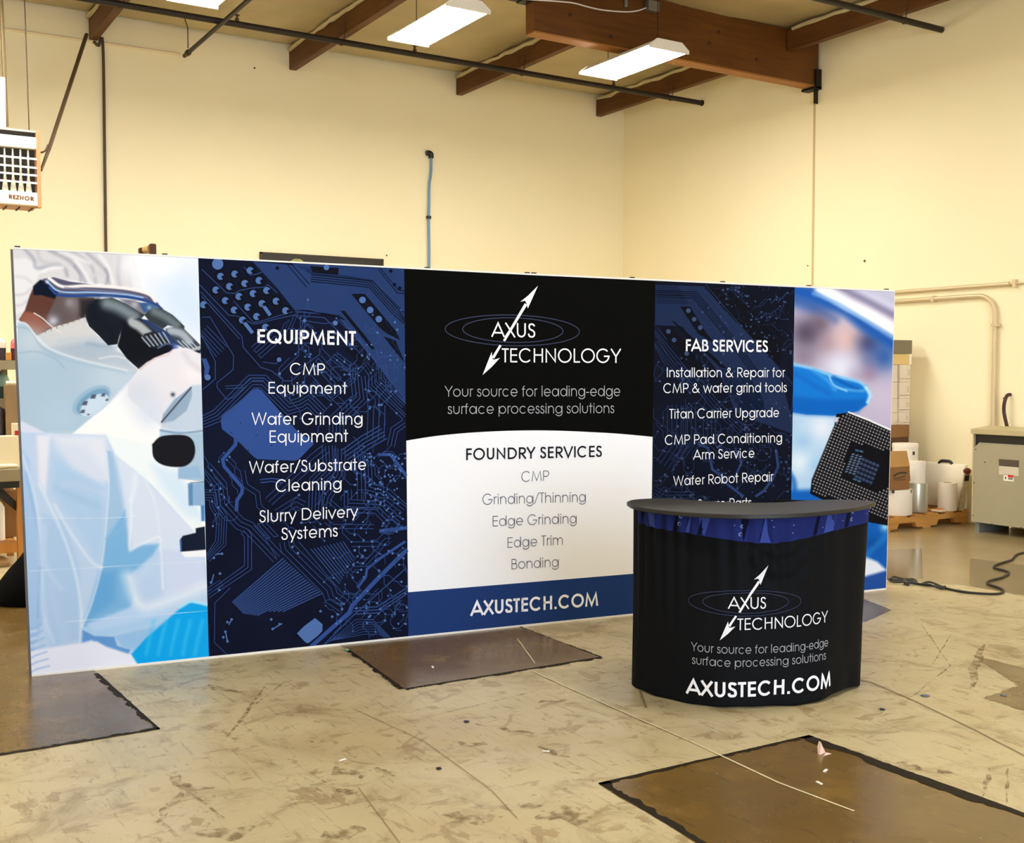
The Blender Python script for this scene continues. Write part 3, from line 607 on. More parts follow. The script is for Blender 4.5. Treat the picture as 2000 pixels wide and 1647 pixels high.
display = thing('display_wall', 'wide fabric trade show backdrop with microscope photo, circuit panels and white services panel', 'display', tuple((D0+D1)/2))
mb = MB(); back = -DN*0.03
out = [on_d(q) for q in TOPL]+[on_d(BOTL[1]), on_d(BOTL[0])]
mb.prism([p-DN*0.0015 for p in out], -DN*0.02)
part('fabric_sheet', mb, mat('fabric_white', (236, 236, 240), 0.8, spec=0.2), display)
# photograph panels
photo_part('microscope_photo', 0, 258, 560, paint_scientist, display, POSTER, 'printed photo of a masked lab worker at a microscope')
photo_part('chip_photo', 4, 190, 560, paint_chip, display, POSTER, 'printed photo of a blue gloved fingertip holding a chip')

# circuit panels: plates, traces and pads printed on dark blue
def circ_mats(tag_, base, base2, tr, plate, plate2, dot):
    b = mat('circuit_base_'+tag_, base, 0.75, var=0.55, scale=2.2, spec=0.06)
    return [b, mat('circuit_trace_'+tag_, tr, 0.75, spec=0.06), mat('circuit_plate_'+tag_, plate, 0.75, var=0.18, scale=3, spec=0.06), mat('circuit_plate_bright_'+tag_, plate2, 0.75, spec=0.06), mat('circuit_pad_'+tag_, dot, 0.75, spec=0.06), mat('circuit_gap_'+tag_, base2, 0.75, spec=0.06)]
class Art:
    """circuit artwork in photo pixels, clipped to a panel, laid just in front of its cloth"""
    def __init__(self, f, inside): self.mb = MB(); self.f = f; self.inside = inside; self.mb.keep = True
    def plate(self, pts, mi, lay=1):
        self.mb.cur = mi; pts = [self.clip(q) for q in pts]; self.mb.add([self.f(q, lay) for q in pts], [tuple(range(len(pts)))])
    def clip(self, q): return self.inside(q)
    def line(self, pts, w, mi=1, lay=2):
        pts = [np.array(self.clip(q)) for q in pts]; Q = [pts[0]]
        for p in pts[1:]:
            if np.hypot(*(p-Q[-1])) > 0.6: Q.append(p)
        if len(Q) < 2: return
        self.mb.cur = mi; ribbon(self.mb, Q, w, f=lambda q: self.f(q, lay), step=self.step if hasattr(self, 'step') else None)
    def bundle(self, pts, w, n, gap, mi=1, lay=2):
        """n parallel copies offset along the mitred normals"""
        P = [np.array(p, float) for p in pts]
        for k in range(n):
            o = (k-(n-1)/2)*gap; Q = []
            for i in range(len(P)):
                a = P[i]-P[i-1] if i else P[1]-P[0]; b = P[i+1]-P[i] if i < len(P)-1 else a
                a = a/np.linalg.norm(a); b = b/np.linalg.norm(b); m_ = np.array([-(a+b)[1], (a+b)[0]]); l = np.linalg.norm(m_)
                m_ = m_/l if l > 1e-6 else np.array([-a[1], a[0]]); kk = 1/max(.5, m_@np.array([-a[1], a[0]]))
                Q.append(P[i]+m_*o*kk)
            self.line(Q, w, mi, lay)
    def dot(self, q, r, mi=4, lay=3, n=10):
        if self.inside(q) != tuple(q): return
        self.mb.cur = mi; self.mb.add([self.f((q[0]+r*math.cos(2*PI*k/n), q[1]+r*math.sin(2*PI*k/n)), lay) for k in range(n)], [tuple(range(n))])
    def meander(self, a, b, c, n, w, mi=1):
        """serpentine: n passes from side a-b swept towards a-c"""
        a, b, c = map(np.array, (a, b, c)); pts = []
        for k in range(n):
            o = (c-a)*k/(n-1); p, q = a+o, b+o
            pts += [p, q] if k % 2 == 0 else [q, p]
        self.line(pts, w, mi)
    def scatter(self, x0, y0, x1, y1, n, seed, w=1.3, L=26):
        r = random.Random(seed); D = [(1, 0), (1, 1), (0, 1), (-1, 1), (-1, 0), (-1, -1), (0, -1), (1, -1)]
        for _ in range(n):
            p = np.array([r.uniform(x0, x1), r.uniform(y0, y1)]); k = r.randrange(8); pts = [p.copy()]
            for _ in range(r.randint(2, 4)):
                p = p+np.array(D[k % 8])*r.uniform(6, L); k += r.choice((-1, 1)); pts.append(p.copy())
            self.line(pts, w); 
            if r.random() < .7: self.dot(tuple(pts[0]), r.uniform(1.6, 2.6), 4)
            if r.random() < .4: self.dot(tuple(pts[-1]), r.uniform(1.4, 2.2), 4)
def inside_panel(i, mg=1.0):
    def f(q):
        (a, d), (b, c) = BND[i], BND[i+1]; y = q[1]
        xl = a[0]+(d[0]-a[0])*(y-a[1])/(d[1]-a[1])+mg; xr = b[0]+(c[0]-b[0])*(y-b[1])/(c[1]-b[1])-mg
        x = min(max(q[0], xl), xr); yt, yb = ylin(TOPL, x)+mg, ylin(BOTL, x)-mg; y2 = min(max(y, yt), yb)
        return (x, y2) if (x != q[0] or y2 != q[1]) else tuple(q)
    return f
def circuit_part(name, i, art, mats, parent, label):
    mb = art.mb; P = [on_d(q, 0.0015) for q in (BND[i][0], BND[i][1], BND[i+1][1], BND[i+1][0])]
    mb.cur = 0; mb.add(P, [(0, 1, 2, 3)])
    return part(name, mb, mats, parent, label=label)
def lay_d(q, lay): return on_d(q, 0.0015+0.0006*lay)

def pads_block(A, Z, s):
    big = [(195, 155, 48)]
    for x, y in ((220, 260), (340, 240), (470, 210), (180, 375), (295, 345), (425, 320), (545, 295), (260, 465), (375, 430), (495, 405), (610, 380), (335, 545), (450, 520), (570, 490), (690, 470), (405, 630), (525, 600), (770, 550), (75, 500), (600, 690)):
        A.plate([Z((x+dx*58*s, y+dy*50*s)) for dx, dy in ((-.5, -1), (.5, -1), (1, 0), (.5, 1), (-.5, 1), (-1, 0))], 5, 1)
        A.dot(Z((x, y)), 30/4.334*s, 4, 3, 14); A.dot(Z((x+22, y+6)), 15/4.334*s, 5, 4, 10)
    A.dot(Z(big[0][:2]), 48/4.334*s, 4, 3, 18)
    for a, b in (((570, 490), (640, 590)), ((405, 630), (490, 740))): A.line([Z(a), Z(b)], 30/4.334*s, 4, 3)

# left circuit panel
CM = circ_mats('blue', (13, 18, 40), (12, 15, 28), (47, 70, 126), (36, 57, 106), (48, 76, 144), (78, 110, 172))
A = Art(lay_d, inside_panel(1))
Z6 = lambda q: (q[0]/4.334+380, q[1]/4.334+480)
Z7 = lambda q: (q[0]/3.743+380, q[1]/3.743+860)
def Zs(Z, *p): return [Z(q) for q in p]
A.plate(Zs(Z6, (490, 125), (1000, 180), (1210, 240), (1500, 290), (1790, 560), (1790, 1310), (1700, 1210), (1540, 1000), (1210, 600), (850, 550), (700, 360)), 2, 1)
A.plate(Zs(Z6, (820, 150), (1790, 190), (1790, 590), (1520, 310), (1000, 250)), 2, 1)
A.plate(Zs(Z6, (1325, 408), (1440, 408), (1700, 720), (1740, 800), (1620, 740), (1560, 690)), 5, 2)
for q in ((1420, 460), (1485, 545), (1558, 622)): A.dot(Z6(q), 6.5, 4, 4, 12)
A.plate(Zs(Z6, (1232, 548), (1270, 552), (1530, 870), (1500, 880)), 5, 2)
A.plate(Zs(Z6, (980, 172), (1220, 190), (1215, 245), (1000, 228)), 5, 2); A.dot(Z6((1115, 185)), 5.5, 4, 4)
A.plate(Zs(Z6, (1600, 770), (1700, 800), (1790, 1000), (1700, 900)), 5, 2)
A.plate(Zs(Z6, (1250, 860), (1420, 900), (1560, 1080), (1560, 1160), (1400, 1010)), 5, 2)
for q in ((700, 190), (1690, 330), (1735, 360), (1660, 215)): A.dot(Z6(q), 3.6, 5, 4, 8)
A.bundle(Zs(Z6, (985, 275), (1490, 325), (1700, 560), (1790, 640)), 1.6, 4, 4.4, 5, 3)
A.bundle(Zs(Z6, (800, 150), (960, 340)), 1.4, 2, 8, 5, 3); A.bundle(Zs(Z6, (1560, 190), (1720, 390), (1790, 395)), 1.4, 2, 5, 5, 3)
for k in range(5): A.line(Zs(Z6, (870+k*20, 545), (1225+k*14, 590+k*10)), 1.1, 5, 3)
pads_block(A, Z6, 1.0)
for pts in ([(60, 200), (270, 400), (340, 405), (380, 380), (480, 360), (590, 350), (620, 330), (700, 400)], [(420, 180), (470, 250), (530, 240), (570, 225)], [(40, 330), (290, 590), (360, 595), (500, 665), (560, 655), (690, 620), (830, 590), (1100, 610), (1230, 740), (1420, 930)],
            [(50, 390), (400, 770), (410, 860), (560, 1030), (650, 1060), (760, 1145), (820, 1145), (950, 1030)], [(60, 430), (380, 790)], [(330, 470), (500, 650), (560, 640), (690, 600), (830, 560)], [(850, 560), (1200, 585), (1530, 970), (1560, 1060), (1560, 1110), (1780, 1330)], [(60, 605), (130, 605), (330, 930), (325, 1050), (190, 1160), (190, 1200), (270, 1300), (320, 1290), (480, 1150)],
            [(60, 760), (175, 980), (175, 1130), (60, 1220)], [(880, 830), (880, 930), (720, 1080), (715, 1110)], [(575, 985), (690, 1000), (720, 960)], [(930, 635), (1090, 660), (1180, 650)], [(1060, 870), (1060, 920), (860, 1060)], [(1010, 700), (960, 660), (800, 830)]):
    A.line(Zs(Z6, *pts), 1.5)
A.dot(Z6((715, 965)), 4.5); A.dot(Z6((718, 1085)), 3); A.dot(Z6((1190, 655)), 5); A.dot(Z6((930, 635)), 3.4)
A.bundle(Zs(Z6, (60, 720), (230, 900)), 1.3, 5, 7)
A.meander(Z6((480, 860)), Z6((640, 720)), Z6((560, 950)), 5, 1.3); A.meander(Z6((700, 800)), Z6((760, 660)), Z6((820, 700)), 4, 1.2); A.meander(Z6((1070, 930)), Z6((1240, 1120)), Z6((1000, 1000)), 4, 1.4); A.meander(Z6((1200, 900)), Z6((1330, 1000)), Z6((1150, 960)), 4, 1.2)
A.plate(Zs(Z6, (60, 955), (100, 955), (130, 1030), (110, 1110), (80, 1110), (85, 1040)), 3, 1); A.dot(Z6((110, 1115)), 6)
DIA = [(431, 821), (434, 812), (495, 761), (503, 759), (511, 763), (580, 842), (612, 862), (612, 868), (586, 895), (577, 900), (503, 897), (496, 893), (468, 865), (433, 838)]
A.plate(DIA, 3, 1); 
for q in ((470, 826), (485, 880), (500, 850), (530, 870), (452, 845)): A.dot(q, 1.2, 5, 3, 6)
A.bundle(Zs(Z6, (60, 1490), (190, 1440), (480, 1150), (580, 1150), (800, 1370), (900, 1340), (960, 1300), (1080, 1420)), 1.5, 5, 6.2)
A.bundle(Zs(Z6, (260, 1200), (420, 1190), (490, 1130), (590, 1130)), 1.4, 2, 5); A.bundle(Zs(Z6, (1000, 1150), (1150, 1290), (1340, 1130), (1340, 1030)), 1.3, 3, 5); A.bundle(Zs(Z6, (1380, 1110), (1400, 1290), (1200, 1480), (1200, 1640)), 1.4, 5, 7)
A.bundle(Zs(Z6, (1440, 1000), (1500, 1090), (1500, 1180), (1780, 1450)), 1.4, 3, 6); A.bundle(Zs(Z6, (1580, 1010), (1580, 1130), (1790, 1340)), 1.4, 5, 5); A.bundle(Zs(Z6, (1540, 1350), (1530, 1640)), 1.4, 4, 11); A.bundle(Zs(Z6, (1780, 1500), (1690, 1560), (1660, 1700)), 1.4, 3, 7)
A.scatter(640, 690, 780, 800, 34, 3, 1.2, 20); A.scatter(560, 640, 700, 780, 26, 4, 1.2, 22); A.scatter(700, 600, 790, 700, 14, 41, 1.1, 16)
# lower half
A.line(Zs(Z7, (300, -40), (300, 30), (205, 140), (215, 190), (350, 345), (345, 385), (310, 440), (305, 520)), 7, 3, 2)
A.bundle(Zs(Z7, (80, 200), (190, 330), (205, 470), (330, 610), (400, 640), (610, 860)), 1.4, 4, 8)
A.bundle(Zs(Z7, (75, 400), (140, 400), (150, 480), (200, 560), (190, 750), (80, 860)), 1.3, 5, 5); A.bundle(Zs(Z7, (90, 1130), (390, 930), (390, 700), (360, 660)), 1.5, 3, 7)
A.bundle(Zs(Z7, (100, 1100), (200, 1040)), 1.2, 3, 6); A.line(Zs(Z7, (250, 1590), (145, 1480), (148, 1190), (260, 1080)), 1.4); A.bundle(Zs(Z7, (350, 220), (370, 330), (460, 390), (470, 480), (590, 600)), 1.3, 2, 9); A.bundle(Zs(Z7, (480, 300), (560, 290), (640, 300)), 2, 2, 6, 3)
A.bundle(Zs(Z7, (540, 450), (800, 210), (860, 140), (960, 60)), 1.4, 3, 9); A.bundle(Zs(Z7, (880, 520), (890, 300), (990, 200), (980, 40)), 1.4, 5, 6.5); A.bundle(Zs(Z7, (1060, 60), (1060, 250), (960, 420), (950, 480)), 1.4, 4, 7)
A.bundle(Zs(Z7, (1100, 120), (1240, 20), (1380, -60)), 2.2, 5, 7, 1); A.bundle(Zs(Z7, (1190, 90), (1220, 250), (1220, 430)), 1.4, 3, 8); A.bundle(Zs(Z7, (1120, 360), (1120, 460), (1360, 470), (1500, 600)), 1.4, 3, 7); A.bundle(Zs(Z7, (1250, 100), (1260, 350), (1400, 390), (1540, 500)), 1.4, 4, 7)
A.line(Zs(Z7, (1340, 105), (1430, 105), (1490, 180), (1560, 260)), 6, 3, 2); A.line(Zs(Z7, (1350, 665), (1560, 640)), 7, 3, 2); A.bundle(Zs(Z7, (980, 440), (1060, 510), (1320, 520), (1420, 620)), 1.3, 2, 7); A.bundle(Zs(Z7, (960, 590), (1010, 630), (1310, 632)), 1.3, 2, 8)
A.bundle(Zs(Z7, (600, 540), (740, 450), (800, 480)), 1.3, 3, 8); A.meander(Z7((430, 620)), Z7((520, 720)), Z7((520, 600)), 4, 1.4); A.line(Zs(Z7, (500, 690), (600, 860)), 1.2)
A.plate(Zs(Z7, (275, 1185), (620, 870), (680, 880), (930, 1120), (790, 1330), (640, 1300), (430, 1355)), 0, 1)
for k in range(19):
    t = k/18; a = np.array([275, 1185])*(1-t)+np.array([435, 1350])*t; b = np.array([650, 862])*(1-t)+np.array([930, 1120])*t
    if k > 9: a = a+(b-a)*(.22 if k < 15 else .42)*(k-9)/9
    A.line(Zs(Z7, a, b), 2.6)
for k in range(11):
    t = k/10; a = np.array([850, 795])*(1-t)+np.array([1085, 740])*t; b = np.array([1060, 1050])*(1-t)+np.array([1165, 860])*t; A.line(Zs(Z7, a, b), 2.0)
A.bundle(Zs(Z7, (670, 740), (680, 790), (980, 1090), (1000, 1150), (1090, 1210)), 1.4, 4, 9); A.line(Zs(Z7, (760, 740), (1080, 1120), (1160, 1130), (1220, 1090)), 1.4)
A.plate(Zs(Z7, (748, 1412), (800, 1360), (880, 1300), (935, 1345), (933, 1395), (900, 1430), (830, 1485), (810, 1478)), 4, 1)
A.line(Zs(Z7, (850, 1510), (1130, 1260), (1150, 1210), (1340, 1010), (1560, 800)), 8, 3, 2); A.line(Zs(Z7, (930, 1510), (1150, 1290), (1540, 940)), 2.2); A.line(Zs(Z7, (1190, 1080), (1250, 1000), (1260, 940), (1360, 860), (1540, 740)), 5, 3, 2)
A.bundle(Zs(Z7, (1160, 1250), (1340, 1240), (1560, 1100)), 2.4, 3, 6); A.bundle(Zs(Z7, (1160, 910), (1240, 910), (1380, 760)), 1.3, 2, 7); A.bundle(Zs(Z7, (1150, 760), (1340, 760)), 1.3, 2, 9)
for k in range(7): A.line(Zs(Z7, (960+k*6, 1490-k*4), (1180+k*10, 1310+k*18), (1300+k*8, 1310+k*18), (1430-k*8, 1440)), 1.1)
for q in ((270, 1310), (240, 1330), (225, 1400), (210, 1440), (240, 1470), (560, 1310), (570, 1380), (620, 1345), (920, 1250), (1005, 1290), (1170, 805), (1245, 805), (1160, 910), (1230, 900), (715, 780), (755, 825), (140, 860), (200, 830), (185, 975), (180, 1095), (120, 1040)): A.dot(Z7(q), 2.6)
for a, b in (((270, 1310), (250, 1350)), ((225, 1400), (240, 1470)), ((570, 1380), (640, 1340)), ((150, 835), (205, 828)), ((140, 980), (120, 1050))): A.line(Zs(Z7, a, b), 2.2, 4)
A.scatter(690, 880, 790, 1100, 55, 5, 1.2, 16); A.scatter(650, 1080, 795, 1230, 60, 6, 1.1, 14); A.scatter(405, 880, 470, 1010, 14, 8, 1.2, 16); A.scatter(560, 960, 680, 1060, 12, 9, 1.2, 18)
for k in range(40):
    A.dot((rnd.uniform(720, 792), rnd.uniform(880, 1010)), 1.8)
circ1 = circuit_part('circuit_panel', 1, A, CM, display, 'dark blue circuit board print with equipment list')

# right circuit panel, darker print of the same board
CM2 = circ_mats('navy', (12, 16, 33), (10, 12, 22), (36, 50, 88), (27, 40, 74), (40, 60, 108), (56, 72, 110))
A = Art(lay_d, inside_panel(3))
Zr = lambda q: (q[0]/3.58+1240, q[1]/3.58+540)
A.plate(Zs(Zr, (140, 60), (480, 70), (700, 300), (1000, 640), (1110, 1000), (1110, 1100), (760, 980), (560, 640), (330, 350), (140, 340)), 2, 1)
A.plate(Zs(Zr, (600, 650), (760, 640), (900, 860), (900, 930), (700, 960)), 2, 1)
A.plate(Zs(Zr, (315, 210), (385, 212), (500, 400), (560, 470), (440, 400)), 5, 2)
for q in ((372, 240), (412, 300), (455, 358), (232, 385), (272, 445), (360, 540)): A.dot(Zr(q), 4.6, 4, 4, 12)
A.plate(Zs(Zr, (255, 310), (275, 315), (640, 640), (600, 640)), 5, 2); A.plate(Zs(Zr, (480, 80), (640, 80), (1040, 420), (1010, 620), (800, 420)), 5, 2); A.plate(Zs(Zr, (180, 350), (260, 350), (480, 640), (420, 700), (240, 480)), 5, 2)
A.bundle(Zs(Zr, (140, 120), (420, 130), (640, 400), (860, 700)), 1.3, 4, 4, 5, 3); A.bundle(Zs(Zr, (480, 70), (760, 400), (1100, 760)), 1.3, 3, 5, 1, 3); A.bundle(Zs(Zr, (130, 380), (260, 540), (560, 900), (760, 1090)), 1.3, 4, 6); A.bundle(Zs(Zr, (130, 470), (230, 600), (400, 790)), 1.2, 4, 5)
for k in range(14): A.line(Zs(Zr, (150, 70+k*9), (300+k*6, 75+k*9)), .6, 5, 3)
A.scatter(1400, 560, 1545, 700, 60, 11, 1.0, 14); A.scatter(1285, 690, 1420, 860, 40, 12, 1.1, 18); A.scatter(1430, 780, 1545, 960, 44, 13, 1.1, 16); A.scatter(1285, 860, 1430, 1000, 50, 14, 1.1, 16); A.scatter(1290, 1000, 1540, 1180, 60, 15, 1.1, 16)
A.bundle(Zs(Zr, (290, 900), (290, 1200), (200, 1330)), 1.4, 5, 9); A.bundle(Zs(Zr, (380, 900), (380, 1150), (300, 1260)), 1.4, 4, 8); A.bundle(Zs(Zr, (520, 980), (520, 1160), (620, 1250)), 1.4, 4, 8)
A.line(Zs(Zr, (440, 1170), (510, 1200), (540, 1350), (600, 1390), (640, 1450), (760, 1540)), 5, 3, 2); A.line(Zs(Zr, (985, 1210), (1000, 1330), (960, 1420), (900, 1500), (840, 1540)), 5, 3, 2); A.line(Zs(Zr, (700, 1200), (745, 1300), (690, 1420)), 4, 3, 2); A.bundle(Zs(Zr, (130, 1500), (200, 1540), (420, 1540)), 1.4, 4, 6)
for k in range(150): A.dot((rnd.uniform(1400, 1545), rnd.uniform(560, 700) if k % 2 else rnd.uniform(860, 1000)), rnd.uniform(.9, 1.9), rnd.choice((1, 4, 5)), 3, 7)
circ2 = circuit_part('circuit_panel', 3, A, CM2, display, 'darker blue circuit board print with service list')

# centre: black logo field, white services field with arched top, navy footer
ARC = [(792, 861), (850, 852), (910, 846), (970, 842.5), (1030, 841), (1090, 841.5), (1150, 844), (1210, 847.5), (1275, 853.5)]
ARCP = [tuple(q[:2]) for q in smooth_path([(x, y, 0) for x, y in ARC], 5)]
mb = MB(); flat_poly(mb, [topq(790), topq(1037), topq(1279)]+[(1274.3, 853.5)]+ARCP[::-1][1:-1]+[(793.2, 861)], 0.0015); logo = part('logo_panel', mb, M_BLACK_CLOTH, display, label='black printed field with white arrow logo')
FLL, FLR = (797, 1157), (1271, 1118)
mb = MB(); flat_poly(mb, [(793.2, 861)]+ARCP[1:-1]+[(1274.3, 853.5), FLR, FLL], 0.0015); services = part('services_panel', mb, M_PAPERWHITE, display, label='white printed field with arched top and grey list')
mb = MB(); flat_poly(mb, [FLL, FLR, botq(1269.5), botq(797.5)], 0.0015); footer = part('footer_panel', mb, M_NAVY, display, label='navy printed band along the bottom')

def put(parent, m, w, rows, name='lettering', track=0.0):
    for s, l, r, cap in rows: px_text(name, s, l, r, cap, w, m, parent, track=track)
put(circ1, M_WHITE_INK, 128, [('EQUIPMENT', (501, 670), (694, 675), (27, 28))], 'heading_lettering')
put(circ1, M_WHITE_INK, 74, [('CMP', (566, 732), (634, 733), 23), ('Equipment', (523, 769), (677, 769.5), (23, 23)), ('Wafer Grinding', (492, 830), (708, 829.5), 24), ('Equipment', (525, 865), (679, 863), 24), ('Wafer/Substrate', (487, 925), (715, 918), (24, 23)), ('Cleaning', (538, 961), (667, 956), 24), ('Slurry Delivery', (506, 1021), (698, 1010), (24, 23)), ('Systems', (549, 1055), (659, 1048), 24)])
put(services, M_BLACK_INK, 112, [('FOUNDRY SERVICES', (909, 899), (1175, 892.5), (23, 22))], 'heading_lettering', 20)
put(services, M_SLATE_INK, 48, [('CMP', (1018, 941), (1072, 939), 20), ('Grinding/Thinning', (942, 986), (1144, 980), (21, 20)), ('Edge Grinding', (961, 1028), (1126, 1022), (20, 20)), ('Edge Trim', (990, 1070), (1099, 1064), (20, 20)), ('Bonding', (998, 1112), (1091, 1107), (20, 20))])
put(footer, M_WHITE_INK, 132, [('AXUSTECH.COM', (920, 1203), (1168, 1183), (28, 26))], 'address_lettering')
put(logo, M_GREY_INK, 56, [('Your source for leading-edge', (869, 775), (1211, 774), (21, 21)), ('surface processing solutions', (874, 809), (1199, 807), (21, 20))], 'slogan_lettering')
put(circ2, M_WHITE_INK, 122, [('FAB SERVICES', (1338, 686), (1499, 688), (23, 23))], 'heading_lettering')
put(circ2, M_WHITE_INK, 72, [('Installation & Repair for', (1301, 737), (1532, 737), (19, 19)), ('CMP & wafer grind tools', (1295, 768), (1536, 766), (19, 19)), ('Titan Carrier Upgrade', (1307, 818), (1521, 815), (19, 19)), ('CMP Pad Conditioning', (1298, 869), (1527, 864), (19, 19)), ('Arm Service', (1354, 898), (1473, 894), (19, 19)), ('Wafer Robot Repair', (1315, 949), (1509, 940), (19, 19)), ('Spare Parts', (1362, 994.5), (1467, 990), (19, 18))])
# logo: two ellipses, arrow, company name
def logo_uv(q): return q
def build_logo(f, parent, step=None):
    """f maps a photo pixel of the backdrop logo to a point on the cloth"""
    def add(name, m, fn):
        mb = MB(); fn(mb); mb.keep = True; return part(name, mb, m, parent)
    def rings(mb):
        for cx, cy, rx, ry, t in ((1000, 645.5, 131, 30, 1.8), (1001, 645, 98, 24, 1.8)):
            ribbon(mb, [(cx+rx*math.cos(a), cy+ry*math.sin(a)+(0.022*rx*math.cos(a))) for a in np.linspace(0, 2*PI, 73)], t, f=lambda q: f(q, .003))
    add('logo_ring', M_RING_INK, rings)
    def poly(mb, P):
        mb.add([f(q, .0052) for q in P], [tuple(range(len(P)))])
    def arrow(mb):
        def q(x, y): return (780+x/3.846, 520+y/3.846)
        # shaft pieces
        a, b = np.array(q(948, 285)), np.array(q(783, 562))
        n = 10
        for (p0, w0), (p1, w1) in (((a, 6.8), (b, 5.2)), ((np.array(q(757, 594)), 5.2), (np.array(q(700, 690)), 6.2))):
            d = (p1-p0)/np.linalg.norm(p1-p0); nn = np.array([-d[1], d[0]])
            for k in range(n):
                s, e = p0+(p1-p0)*k/n, p0+(p1-p0)*(k+1)/n; ws, we = .85*(w0+(w1-w0)*k/n), .85*(w0+(w1-w0)*(k+1)/n)
                poly(mb, [s+nn*ws/2, s-nn*ws/2, e-nn*we/2, e+nn*we/2])
        poly(mb, [q(1038, 148), q(962, 318), q(950, 275)]); poly(mb, [q(1038, 148), q(950, 275), q(940, 260), q(905, 268), q(960, 225)])
        poly(mb, [q(622, 818), q(690, 645), q(697, 700)]); poly(mb, [q(622, 818), q(697, 700), q(712, 702), q(752, 690), q(690, 758)])
    add('logo_arrow', M_WHITE_INK, arrow)
    def name(s, l, r, cap, w):
        def fn(mb):
            lettering(mb, s, w, lambda u, v: f((l[0]+(r[0]-l[0])*u, l[1]+(r[1]-l[1])*u-cap*v), .004), step=step)
        add('logo_lettering', M_WHITE_INK, fn)
    name('AXUS', (960.5, 658), (1045, 660), 28, 84)
    name('TECHNOLOGY', (980, 708), (1211, 709), 27.5, 78)
build_logo(lambda q, o: on_d(q, .0015+o), logo)

# edge strips, clips and the folding frame behind the cloth
mb = MB()
for a, b in zip(TOPL, TOPL[1:]): mb.prism([on_d(a, .004), on_d(b, .004), on_d((b[0], b[1]-3.2), .004), on_d((a[0], a[1]-3.2), .004)], -DN*0.03)
part('top_edge_strip', mb, M_ALU, display)
mb = MB(); a, b = on_d(BOTL[0], .005), on_d(BOTL[1], .005); u = np.array([0, 0, .013]); mb.prism([a, b, b+u, a+u], -DN*0.026); part('bottom_edge_strip', mb, M_ALU, display)
mb = MB(); a, t = on_d((61.5, 1322), 0), on_d((25, 487), 0); mb.prism([a-DD*.012, a+DD*.001, t+DD*.001, t-DD*.012], -DN*0.16); part('side_return', mb, mat('side_fabric', (92, 88, 88), 0.7, var=.4, scale=9), display)
mb = MB(); a, t = on_d((1730, 1152), 0), on_d((1747, 571), 0); mb.prism([a-DD*.001, a+DD*.005, t+DD*.005, t-DD*.001], -DN*0.16); part('side_return', mb, M_ALU, display)
for x in (34, 322, 835, 1031, 1044, 1236, 1413, 1581, 1733):
    q = topq(x); p = on_d((x, q[1]-3.2), -.012); mb = MB(); mb.obox(p+np.array([0, 0, .004]), DD*.014, DN*.012, np.array([0, 0, .004])); part('frame_clip', mb, M_BLACKPL, display)
HT = 2.24; L_ = np.linalg.norm(D1-D0)
for k in range(7):
    b = D0+DD*(0.06+(L_-.12)*k/6)
    for o in ((.05, .28) if k in (0, 6) else (.28,)):
        mb = MB(); mb.tube([b-DN*o+np.array([0, 0, .0]), b-DN*o+np.array([0, 0, HT-.06])], .011, 8); part('frame_post', mb, M_TUBE, display, smooth=True)
for k in range(6):
    b0, b1 = [D0+DD*(0.06+(L_-.12)*j/6)-DN*.28 for j in (k, k+1)]; mb = MB()
    for z0, z1 in ((.05, .75), (.75, 1.45), (1.45, 2.15)):
        mb.tube([b0+np.array([0, 0, z0]), b1+np.array([0, 0, z1])], .007, 6); mb.tube([b0+np.array([0, 0, z1]), b1+np.array([0, 0, z0])], .007, 6)
    part('frame_brace', mb, M_TUBE, display, smooth=True)

# ------------------------------------------------------------------ the counter in front
BASE = [(3.545, 4.50), (3.520, 4.40), (3.527, 4.24), (3.602, 4.06), (3.72, 3.93), (3.87, 3.850), (4.02, 3.802), (4.16, 3.790), (4.30, 3.800), (4.44, 3.832), (4.55, 3.88), (4.595, 3.95)]
BC = np.array([p[:2] for p in smooth_path([(x, y, 0) for x, y in BASE], 12)])
SL = np.concatenate([[0], np.cumsum(np.linalg.norm(np.diff(BC, axis=0), axis=1))])
def base_at(s):
    s = min(max(s, 0), SL[-1]); p = np.array([np.interp(s, SL, BC[:, 0]), np.interp(s, SL, BC[:, 1])])
    e = .02; a = np.array([np.interp(min(s+e, SL[-1]), SL, BC[:, 0]), np.interp(min(s+e, SL[-1]), SL, BC[:, 1])]); b = np.array([np.interp(max(s-e, 0), SL, BC[:, 0]), np.interp(max(s-e, 0), SL, BC[:, 1])])
    t = (a-b)/np.linalg.norm(a-b); return p, np.array([t[1], -t[0]])      # outward normal
def sz_of(q):
    """photo pixel -> arc length and height on the counter cloth"""
    d = ray(q); best = None
    for i in range(len(BC)-1):
        a, b = BC[i], BC[i+1]-BC[i]
        M_ = np.array([[d[0], -b[0]], [d[1], -b[1]]]); det = np.linalg.det(M_)
        if abs(det) < 1e-9: continue
        t, u = np.linalg.solve(M_, a-EYE[:2])
        if -1e-6 <= u <= 1+1e-6 and (best is None or t < best[0]): best = (t, SL[i]+u*(SL[i+1]-SL[i]))
    if best is None:                                   # grazing past an end: nearest point of the curve
        h = d[:2]/np.linalg.norm(d[:2]); i = int(np.argmin(np.abs(BC[:, 0]*h[1]-BC[:, 1]*h[0]))); best = (BC[i]@h/np.linalg.norm(d[:2]), SL[i])
    return (best[1], EYE[2]+best[0]*d[2])
CTOP = 0.955
